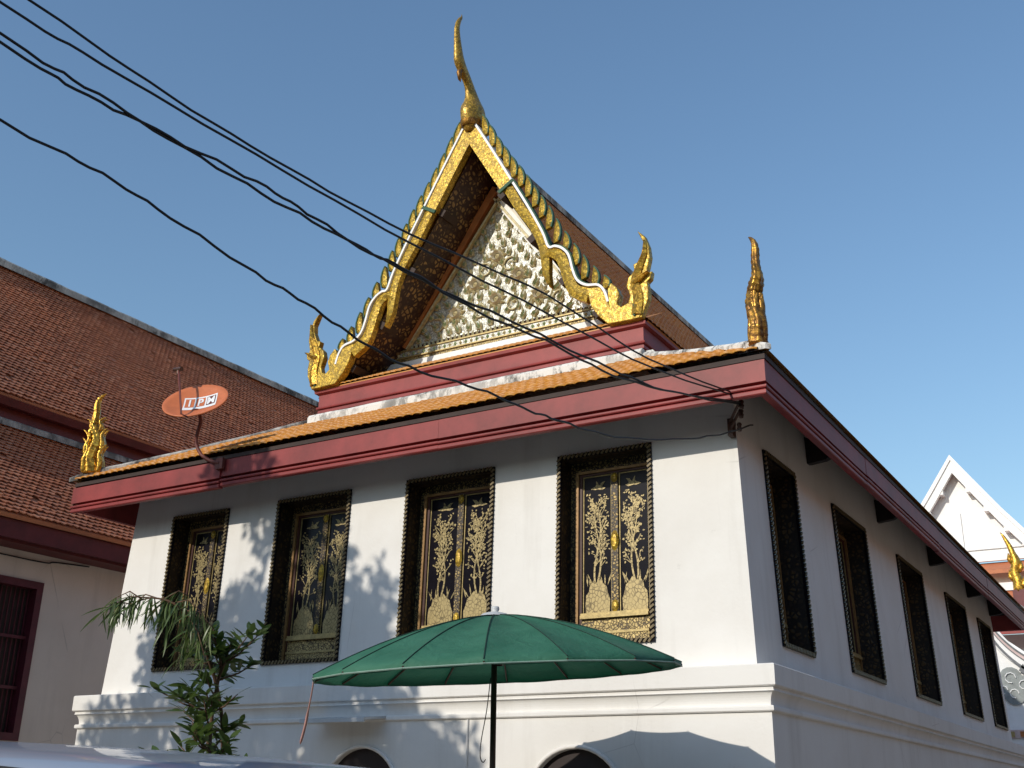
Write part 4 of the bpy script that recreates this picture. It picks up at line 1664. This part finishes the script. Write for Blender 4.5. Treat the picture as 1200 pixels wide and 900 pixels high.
def left_roof(sec, nm, ya, yb, tile_y):
    (xa, za), (xb, zb) = sec
    b = MB()
    b.add([(xa, ya, za), (xa, yb, za), (xb, yb, zb), (xb, ya, zb)], [(0, 1, 2, 3)])
    b.add([(xa, ya, za), (xa, yb, za), (xa - .03, yb, za - .06), (xa - .03, ya, za - .06)], [(3, 2, 1, 0)])
    o_ = b.build(nm, M['roof_brown'], lh_)
    p = Vector((xa, 0, za))
    d = Vector((xb - xa, 0, zb - za))
    L = d.length
    d.normalize()
    yv = Vector((0, 1, 0))
    nn = yv.cross(d)
    rr = int(L / .105)
    lst_ = []
    rg = random.Random(5)
    for r_ in range(rr):
        for j in range(int((tile_y[1] - tile_y[0]) / .13)):
            y = tile_y[0] + (j + .5 * (r_ % 2)) * .13
            a = rg.uniform(-.05, .05) if rg.random() > .035 else rg.uniform(-.3, .3)
            if rg.random() < .006:
                continue
            sag = .02 * math.sin(y * .9 + r_ * .05) + .012 * math.sin(y * 2.3)
            lst_.append(basis(p + d * (r_ * L / rr + rg.uniform(-.008, .008)) + Vector((0, y, 0)) + nn * (.012 + sag * .5 + rg.uniform(0, .012)), yv * math.cos(a) + d * math.sin(a), d * math.cos(a) - yv * math.sin(a), nn))
    to = join_tiles('tiles', SHG, lst_, M['roof_brown'], o_)
    to.data.polygons.foreach_set('use_smooth', [False] * len(to.data.polygons))
    return o_


lo_ = left_roof(LOW, 'lower_roof', LY0 - .4, LY1 + .4, (-1.5, 9))
up_ = left_roof(UPP, 'upper_roof', LY0 - .4, LY1 + .4, (-1.8, 14))
b = MB()
b.add([(-22.65, LY0 - .4, 5.76), (-22.65, LY1 + .4, 5.76), (-20.4, LY1 + .4, 8.02), (-20.4, LY0 - .4, 8.02)], [(0, 1, 2, 3)])
b.add([(-20.85, LY0 - .4, 8.33), (-20.85, LY1 + .4, 8.33), (-17.5, LY1 + .4, 12.36), (-17.5, LY0 - .4, 12.36)], [(0, 1, 2, 3)])
b.build('far_slope', M['roof_brown'], lh_)
b = MB()
cap(b, (-17.5, LY0 - .4, 12.38), (-17.5, LY1 + .4, 12.38), .30, .14, .0, 60)
b.build('ridge_cap', M['mortar_dark'], up_)
# riser between the tiers: painted board under the upper eave and stained flashing
b = MB()
b.box((-14.52, LY0, 7.9), (-14.40, LY1, 8.30))
b.add([(-14.14, LY0, 8.285), (-14.14, LY1, 8.285), (-14.22, LY1, 8.16), (-14.22, LY0, 8.16)], [(3, 2, 1, 0)])
b.add([(-14.22, LY0, 8.16), (-14.22, LY1, 8.16), (-14.5, LY1, 8.18), (-14.5, LY0, 8.18)], [(3, 2, 1, 0)])
b.build('tier_board', M['red_dark'], lh_)
b = MB()
cap(b, (-14.42, LY0, 7.90), (-14.42, LY1, 7.90), .14, .07, 0, 60)
b.build('flashing', M['mortar_dark'], lo_)
# eave board
b = MB()
b.box((-12.50, LY0 - .4, 5.40), (-12.42, LY1 + .4, 5.70))
b.box((-12.98, LY0 - .4, 5.36), (-12.52, LY1 + .4, 5.42))
b.build('eave_board', M['red_dark'], lh_)
b = MB()
b.tube(spline([(-12.97, -1, 5.28), (-12.97, .8, 5.24), (-12.97, 1.7, 5.24), (-12.97, 1.9, 5.28), (-12.97, 2.6, 5.33)], 5), .012, 5)
b.build('wall_cable', M['cable'], lh_)

# ================================================================== white-gabled building, far right
wb = thing('white_gabled_building', 'distant white-gabled temple building with red tiled tiers beyond the far eave', 'building', (-2.8, 33, 0))
GY = 30.0
gx, gz = -2.79, 13.15
b = MB()
b.add([(gx - 2.5, GY + .45, 9.55), (gx + 2.5, GY + .45, 9.55), (gx, GY + .45, 13.0)], [(0, 1, 2)])
gp = b.build('pediment', M['white_paint'], wb)
b = MB()
b.box((gx - .04, GY + .39, 10.03), (gx + .04, GY + .448, 11.3))
b.box((gx - 1.5, GY + .38, 9.95), (gx + 1.9, GY + .447, 10.03))
b.box((gx - 2.4, GY + .30, 9.52), (gx + 2.4, GY + .446, 9.68))
b.build('raised_lines', M['white_paint'], gp)
for s in (-1, 1):
    b = MB()
    cl = [(0, 13.2), (.7, 12.15), (1.4, 11.15), (2.1, 10.25), (2.7, 9.65)]
    pts = [(gx + s * a, z) for a, z in cl]
    inn = [(gx + s * (a - .05), z - .42) for a, z in cl]
    inn[0] = (gx, 12.68)
    b.prism(pts + inn[::-1], GY, GY + .18)
    bb = b.build('bargeboard', M['white_paint'], wb)
    b = MB()
    top = [(gx + s * (a + .06), z + .08) for a, z in cl]
    top[0] = (gx, 13.33)
    b.prism(top + [(gx + s * a, z - .06) for a, z in cl][::-1], GY - .06, GY + .12)
    b.build('upper_rim', M['white_paint'], bb)
    for a, z in ((.45, 12.0), (.95, 11.25), (1.5, 10.5), (2.0, 9.95)):
        b = MB()
        b.box((gx + s * a - .07, GY + .03, z - .06), (gx + s * a + .07, GY + .45, z + .12))
        b.build('purlin', M['white_paint'], wb)
    b = MB()
    b.add([(gx, GY + .1, 13.15), (gx, GY + 9, 13.15), (gx + s * 1.4, GY + 9, 11.1), (gx + s * 2.75, GY + 9, 9.6), (gx + s * 2.75, GY + .1, 9.6), (gx + s * 1.4, GY + .1, 11.1)], [(0, 1, 2, 5), (5, 2, 3, 4)])
    b.build('roof', M['roof_brown'], wb)
# tiers below
for (za, zb, ya, yb, mt, nm) in ((9.10, 9.50, -.05, .55, 'roof_brown', 'roof_tier'), (8.72, 9.10, .30, .70, 'plaster_pink', 'tier_wall'), (8.45, 8.72, .10, .6, 'white_paint', 'tier_band')):
    b = MB()
    if nm == 'roof_tier':
        b.add([(gx - 2.9, GY + ya - .2, za), (gx + 2.9, GY + ya - .2, za), (gx + 2.6, GY + yb, zb), (gx - 2.6, GY + yb, zb)], [(0, 1, 2, 3)])
        b.add([(gx - 2.9, GY + ya - .2, za), (gx + 2.9, GY + ya - .2, za), (gx + 2.9, GY + ya - .2, za - .12), (gx - 2.9, GY + ya - .2, za - .12)], [(0, 1, 2, 3)])
    else:
        b.box((gx - 2.9, GY + ya, za), (gx + 2.9, GY + yb, zb))
    b.build(nm, M[mt], wb)
b = MB()
b.add([(gx - 4.6, GY - 2.2, 7.0), (gx + 4.6, GY - 2.2, 7.0), (gx + 3.0, GY + .2, 8.45), (gx - 3.0, GY + .2, 8.45)], [(0, 1, 2, 3)])
b.build('roof_tier', M['roof_brown'], wb)
b = MB()
b.box((gx - 4.6, GY - 2.15, 6.72), (gx + 4.6, GY - 2.05, 6.99))
b.build('fascia_board', M['red'], wb)
b = MB()
b.box((gx - 4.0, GY - .6, 0), (gx + 4.0, GY + 9, 6.9))
b.build('wall', M['white_paint'], wb)


def far_finial():
    b = MB()
    c = [(0, 0, .16), (.02, .3, .17), (-.05, .55, .14), (.04, .8, .15), (-.02, 1.05, .10), (-.10, 1.3, .075), (-.22, 1.55, .045), (-.30, 1.68, .01)]
    sp_ = spline([(a, z, r_) for a, z, r_ in c], 3)
    b.tube([(-.93 + p.x, GY - 2.1, 8.0 + p.y * 1.15) for p in sp_], [max(.003, p.z) for p in sp_], 8)
    for a, z in ((.16, .1), (-.15, .35), (.15, .62), (-.12, .9)):
        b.tube([(-.93 + a * .5, GY - 2.13, 8.0 + z), (-.93 + a * 1.2, GY - 2.15, 8.15 + z), (-.93 + a * 1.3, GY - 2.13, 8.36 + z)], [.07, .08, .005], 6)
    b.build('gilded_finial', M['gilt'], wb, True)
    b = MB()
    b.box((-1.1, GY - 2.25, 7.0), (-.7, GY - 1.6, 8.05))
    b.build('finial_base', M['red_dark'], wb)


far_finial()

# painted scroll wall seen past the hall's far corner
sw_ = thing('painted_gateway', 'white gateway with curved grey-lined band and dark scroll ornament past the far corner', 'gateway', (1.0, 22, 0))
b = MB()
b.box((-1.9, 22.0, 0), (3.6, 22.5, 3.45))
b.prism([(-1.9, 3.45), (3.6, 3.45), (3.6, 4.4), (2.2, 4.55), (.8, 4.9), (-.2, 5.35), (-1.0, 6.0), (-1.35, 6.6), (-1.9, 7.0)], 22.02, 22.4)
b.build('wall', M['white_paint'], sw_)


def swband(off, wd, y, mt, nm='curved_band'):
    c = [(-1.42, 6.9), (-1.22, 6.35), (-.92, 5.75), (-.40, 5.20), (.30, 4.82), (1.2, 4.55), (2.6, 4.35)]
    L, R_ = strip([(a, z + off) for a, z in c], [wd], 5)
    b = MB()
    b.prism(L + R_[::-1], y, 22.03)
    return b.build(nm, M[mt], sw_)


swband(.02, .17, 21.93, 'white_paint')
swband(.12, .05, 21.915, 'pinkish')
swband(.19, .022, 21.90, 'grey_line')
swband(.06, .012, 21.90, 'grey_line')
swband(-.16, .03, 21.90, 'grey_line')
b = MB()
for i, (a, z, r_) in enumerate(((-.75, 4.80, .28), (-.45, 4.62, .24), (-.95, 4.50, .24), (-.70, 4.38, .26), (-.35, 4.40, .2))):
    b.tube([(a, 21.985 - .006 * i, z), (a, 22.01 + .003 * i, z)], r_, 14)
sc = b.build('scroll_ornament', M['teal'], sw_)
b = MB()
for (a, z, r_) in ((-.75, 4.80, .13), (-.45, 4.62, .11), (-.95, 4.50, .10), (-.70, 4.40, .11)):
    ring_ = [(a + r_ * math.cos(t * .7), 21.95, z + r_ * math.sin(t * .7)) for t in range(8)]
    b.tube(ring_, .014, 6)
b.build('scroll_line', M['white_paint'], sc)
b = MB()
b.box((-.48, 21.90, 4.90), (-.30, 21.93, 5.10), Matrix.Rotation(rad(35), 3, 'Y'))
b.box((-.10, 21.90, 4.72), (.10, 21.93, 4.90), Matrix.Rotation(rad(20), 3, 'Y'))
b.build('painted_square', M['grey_line'], sw_)
for z0_, z1_, mt, y in ((3.30, 3.50, 'pinkish', 21.9), (3.10, 3.30, 'white_paint', 21.95), (2.98, 3.10, 'red', 21.88), (2.6, 2.98, 'pinkish', 21.94)):
    b = MB()
    b.box((-1.9, y, z0_), (3.6, 22.01, z1_))
    b.build('painted_band', M[mt], sw_)
for i in range(8):
    b = MB()
    b.box((-.95 + i * .26, 21.87, 3.33), (-.82 + i * .26, 21.91, 3.46))
    b.build('painted_tablet', M['ochre'] if i % 2 else M['goldleaf'], sw_)

# ================================================================== van (only the roof line shows)
van = thing('parked_van', 'silver-blue parked van, only its roof line showing along the bottom edge', 'van', (-1.6, -7.1, 0))
VX = [(-4.5, .55, .0), (-4.35, .95, .04), (-3.7, 1.10, .08), (-3.3, 1.5, .1), (-2.9, 1.75, .12), (-2.5, 1.795, .12), (-1.6, 1.79, .12), (-.6, 1.757, .12), (.2, 1.72, .12), (.9, 1.678, .12), (1.15, 1.64, .11), (1.28, 1.52, .10), (1.36, 1.2, .06), (1.38, .5, .0)]
secs = []
for x, top, rr in VX:
    hw = .87
    cyv = -7.07
    zb = .35
    sec = []
    mid = min(1.0, top * .75)
    shape = [(hw * .96, zb), (hw, zb + .15), (hw, mid), (hw - .02 - .10 * max(0, top - .1 - mid), top - .13), (hw - .05 - .10 * max(0, top - mid), top - .05), (hw - .12 - .10 * max(0, top - mid), top - .005), (hw * .6, top + .02), (0, top + .035)]
    right_ = [(cyv + a, z) for a, z in shape]
    left_ = [(cyv - a, z) for a, z in reversed(shape[:-1])]
    secs.append([(x, y, z) for y, z in right_ + left_])
b = MB()
n = len(secs[0])
b.add([p for s_ in secs for p in s_], [(i * n + k_, i * n + (k_ + 1) % n, (i + 1) * n + (k_ + 1) % n, (i + 1) * n + k_) for i in range(len(secs) - 1) for k_ in range(n)] + [tuple(range(n)), tuple((len(secs) - 1) * n + k_ for k_ in range(n))])
b.build('body', M['carpaint'], van, True, subsurf=2)
for y in (-7.07 - .865, -7.07 + .865):
    for xa, xb in ((-3.0, -1.7), (-1.6, -.3), (-.2, 1.0)):
        b = MB()
        sgn = 1 if y > -7.07 else -1
        b.add([(xa + (.35 if xa < -2 else 0), y - sgn * .035, 1.62), (xb, y - sgn * .035, 1.60), (xb, y + sgn * .014, 1.12), (xa, y + sgn * .014, 1.12)], [(0, 1, 2, 3)])
        b.build('side_window', M['glass_dark'], van)
    for x in (-3.4, .45):
        b = MB()
        sgn = 1 if y > -7.07 else -1
        b.tube([(x, y - sgn * .18, .33), (x, y + sgn * .03, .33)], .33, 20)
        wh = b.build('wheel', M['tyre'], van)
        b = MB()
        b.tube([(x, y + sgn * .02, .33), (x, y + sgn * .04, .33)], .19, 16)
        b.build('rim', M['zinc'], wh)

for y, sgn in ((-7.07 + .74, 1), (-7.07 - .74, -1)):
    b = MB()
    b.tube(spline([(-2.9, y + sgn * .03, 1.705), (-2.2, y + sgn * .03, 1.728), (-1.2, y + sgn * .032, 1.722), (0, y + sgn * .035, 1.682), (1.0, y + sgn * .04, 1.622)], 6), .009, 6)
    b.build('gutter_strip', M['tyre'], van, True)

# ================================================================== plants by the wall
rp = random.Random(11)


def leaf_mesh(name, L, w, mat, droop=.12, n=4):
    b = MB()
    vs = []
    for i in range(n + 1):
        t = i / n
        ww = w * math.sin(math.pi * min(.97, .06 + t * .92)) ** .8
        z = -droop * L * t * t
        vs += [(-ww, t * L, z + .15 * ww), (0, t * L, z), (ww, t * L, z + .15 * ww)]
    b.add(vs, [(3 * i, 3 * i + 1, 3 * i + 4, 3 * i + 3) for i in range(n)] + [(3 * i + 1, 3 * i + 2, 3 * i + 5, 3 * i + 4) for i in range(n)])
    return b.mesh(name, mat, True)


def put_leaf(name, me, parent, p, d, sc, roll):
    d = Vector(d).normalized()
    a = d.cross(Vector((0, 0, 1)))
    if a.length < 1e-3:
        a = Vector((1, 0, 0))
    a.normalize()
    a = Matrix.Rotation(roll, 3, d) @ a
    nn = a.cross(d)
    return inst(name, me, parent, basis(p, a * sc, d * sc, nn * sc))


bush = thing('leafy_shrub', 'dark broad-leaved potted shrub standing before the shaded white wall', 'shrub', (-3.15, -3.6, 0))
b = MB()
b.lathe([(.0, .02), (.20, .0), (.27, .40), (.30, .42), (.30, .46), (.25, .46), (.24, .40), (0, .40)], (-3.15, -3.6, 0), 20)
b.build('pot', M['clay'], bush, True)
b = MB()
trunk = spline([(-3.15, -3.6, .4), (-3.17, -3.6, 1.0), (-3.13, -3.62, 1.6), (-3.18, -3.6, 2.2), (-3.10, -3.62, 2.62)], 4)
b.tube(trunk, [.028 - .018 * i / (len(trunk) - 1) for i in range(len(trunk))], 6)
brs = []
for i in range(36):
    t = rp.uniform(.55, 1)
    p = trunk[int(t * (len(trunk) - 1))]
    a = rp.uniform(0, 6.28)
    L = rp.uniform(.16, .62) * (1.15 - .45 * t)
    q = p + Vector((math.cos(a) * L, math.sin(a) * L, rp.uniform(.05, .30)))
    b.tube([p, p.lerp(q, .5) + Vector((0, 0, -.02)), q], [.009, .007, .004], 5)
    brs.append((p, q))
b.build('stem', M['bark'], bush, True)
LB = leaf_mesh('leaf', .15, .023, M['leaf'])
more_leaves = []
nl = 0
for p, q in brs:
    dd = (q - p).normalized()
    for k_ in range(9):
        t = rp.uniform(.35, 1.05)
        a = rp.uniform(0, 6.28)
        d = dd * .5 + Vector((math.cos(a), math.sin(a), rp.uniform(-.1, .9)))
        if nl < 290:
            put_leaf('leaf', LB, bush, p.lerp(q, t), d, rp.uniform(.6, 1.25), rp.uniform(-.6, .6))
            nl += 1
        for e_ in range(1):
            a = rp.uniform(0, 6.28)
            d = (dd * .4 + Vector((math.cos(a), math.sin(a), rp.uniform(-.5, .8)))).normalized()
            a_ = d.cross(Vector((0, 0, 1))).normalized()
            a_ = Matrix.Rotation(rp.uniform(-.8, .8), 3, d) @ a_
            sc_ = rp.uniform(.5, 1.1)
            more_leaves.append(basis(p.lerp(q, rp.uniform(.3, 1.15)), a_ * sc_, d * sc_, a_.cross(d) * sc_))
join_tiles('leaves', LB, more_leaves, M['leaf'], bush)
# a low side twig
willow = thing('drooping_plant', 'slender plant with long narrow drooping leaves arching left over the shrub', 'plant', (-3.25, -3.36, 0))
b = MB()
st_ = spline([(-3.25, -3.36, 0), (-3.22, -3.38, 1.4), (-3.16, -3.52, 2.2), (-3.15, -3.85, 2.76), (-3.26, -4.0, 2.97), (-3.42, -4.12, 3.03), (-3.58, -4.2, 2.98)], 5)
b.tube(st_, [.02 - .016 * i / (len(st_) - 1) for i in range(len(st_))], 6)
tw_ = []
for t0, q in ((.72, (-3.42, -4.1, 2.92)), (.80, (-3.62, -4.15, 2.98)), (.86, (-3.74, -4.3, 2.93)), (.92, (-3.70, -4.25, 3.03)), (.70, (-3.05, -3.95, 2.92)), (.66, (-3.0, -3.85, 2.80)), (.78, (-3.22, -3.9, 3.05)), (1.0, (-3.70, -4.26, 2.9)), (.6, (-3.02, -3.75, 2.66)), (.55, (-3.38, -3.8, 2.62)), (.62, (-2.98, -3.9, 2.52)), (.76, (-3.36, -4.0, 2.78))):
    p = st_[int(t0 * (len(st_) - 1))]
    q = Vector(q)
    mdl = p.lerp(q, .5) + Vector((0, 0, .06))
    b.tube([p, mdl, q], [.006, .005, .003], 5)
    tw_.append((p, mdl, q))
b.build('stem', M['bark'], willow, True)
LW = leaf_mesh('leaf', .23, .009, M['leaf_long'], .3, 5)
for p, mdl, q in tw_:
    for k_ in range(19):
        t = rp.uniform(.05, 1.05)
        c = p.lerp(mdl, t * 2) if t < .5 else mdl.lerp(q, t * 2 - 1)
        a = rp.uniform(0, 6.28)
        d = Vector((math.cos(a) * .45 - .32, math.sin(a) * .4 - .1, rp.uniform(-1.2, -.05)))
        put_leaf('leaf', LW, willow, c, d, rp.uniform(.6, 1.15), rp.uniform(-.7, .7))

# ================================================================== shade tree behind the viewer's left
tree = thing('shade_tree', 'leafy tree left of the lane whose dappled shade falls on the white wall', 'tree', (-9.4, -8.6, 0))
b = MB()
tk = spline([(-9.4, -8.6, 0), (-9.3, -8.5, 1.8), (-9.05, -8.4, 3.6), (-8.8, -8.2, 5.2), (-8.7, -8.1, 7.0)], 4)
b.tube(tk, [.24 - .16 * i / (len(tk) - 1) for i in range(len(tk))], 10)
TYP = -8.0
# clumps given by where their shade lies on the wall (x, z, half-width, half-height, leaves)
SH = [(-6.3, 3.15, 1.15, .95, 900), (-7.6, 3.2, .75, .75, 380), (-5.0, 2.9, .75, 1.15, 560), (-5.3, 4.0, .5, .65, 170), (-6.15, 5.0, .55, .55, 190), (-4.5, 2.1, 1.1, .8, 600), (-3.5, 1.55, .8, .75, 420), (-6.8, 2.0, 1.5, .8, 700), (-8.4, 2.1, .6, .55, 160), (-4.55, 3.6, .35, .6, 120), (-5.7, 1.2, 1.8, .7, 700), (-8.2, 1.2, 1.3, .7, 500)]
rt = random.Random(21)
LV, LF = [], []
kx, kz = LDIR.x / LDIR.y, LDIR.z / LDIR.y
for x, z, hw, hh, n in SH:
    yy = TYP + rt.uniform(-.6, .6)
    c = Vector((x + kx * yy, yy, z + kz * yy))
    b.tube([tk[rt.randint(10, len(tk) - 1)], c.lerp(tk[-1], .4) + Vector((0, 0, -.25)), c], [.07, .045, .015], 6)
    for i in range(int(n * 2.2)):
        while True:
            v = Vector((rt.uniform(-1, 1), rt.uniform(-1, 1), rt.uniform(-1, 1)))
            if v.length < 1:
                break
        p = c + Vector((v.x * hw, v.y * min(hw, 1.0), v.z * hh))
        d = Vector((rt.uniform(-1, 1), rt.uniform(-1, 1), rt.uniform(-1, .4))).normalized()
        a = d.cross(Vector((rt.uniform(-1, 1), rt.uniform(-1, 1), rt.uniform(-1, 1)))).normalized()
        L = rt.uniform(.15, .26)
        w = L * .27
        o_ = len(LV)
        LV += [tuple(p), tuple(p + d * L * .5 + a * w), tuple(p + d * L), tuple(p + d * L * .5 - a * w)]
        LF.append((o_, o_ + 1, o_ + 2, o_ + 3))
b.build('trunk', M['bark'], tree, True)
b = MB()
b.add(LV, LF)
o = b.build('crown', M['leaf'], tree)
o['kind'] = 'stuff'

# ================================================================== houses added outside the view to block sky light
M['timber_wall'] = mat_simple('weathered_timber_boards', (.38, .29, .21), .8, .3, 3)
M['ochre_wall'] = mat_simple('aged_ochre_render', (.34, .28, .20), .85, .3, 1.5)


def side_house(label, x0, x1, y0, y1, h, face, mat, nwin):
    """plain two-storey neighbour: walls, pitched roof, shuttered windows on the side facing the hall"""
    t = thing('neighbour_house', label, 'building', ((x0 + x1) / 2, (y0 + y1) / 2, 0), 'neighbouring houses outside the view')
    b = MB()
    b.box((x0, y0, 0), (x1, y1, h))
    b.build('wall', M[mat], t)
    b = MB()
    if face == 'x':
        m_ = (x0 + x1) / 2
        b.prism([(x0 - .7, h - .2), (m_, h + 3.2), (x1 + .7, h - .2)], y0 - .5, y1 + .5)
    else:
        m_ = (y0 + y1) / 2
        b.prism([(y0 - .7, h - .2), (m_, h + 1.4), (y1 + .7, h - .2)], x0, x1, 'x')
    b.build('roof', M['roof_brown'], t)
    for i in range(nwin):
        for z in (.9, h * .55):
            b = MB()
            if face == 'x':
                c = y0 + (i + .5) * (y1 - y0) / nwin
                b.box((x0 - .06, c - .6, z), (x0 - .002, c + .6, z + 1.7))
            else:
                c = x0 + (i + .5) * (x1 - x0) / nwin
                b.box((c - .6, y1 + .002, z), (c + .6, y1 + .06, z + 1.7))
            b.build('shutter', M['wood_red'], t)
    return t


side_house('long timber-walled house across the courtyard right of the white hall', 8.0, 15.0, -6.0, 30.0, 6.5, 'x', 'timber_wall', 9)
for i, (xa, xb, hh) in enumerate(((-34, -22, 7.0), (-21.9, -10, 7.6), (-9.9, 3, 7.2), (3.1, 16, 7.8), (16.1, 30, 7.4))):
    side_house(['ochre shophouse at the far left end of the row across the lane', 'second ochre shophouse from the left in the row across the lane', 'middle ochre shophouse of the row across the lane',
                'second ochre shophouse from the right in the row across the lane', 'ochre shophouse at the far right end of the row across the lane'][i], xa, xb, -30, -20, hh, 'y', 'ochre_wall', 4)
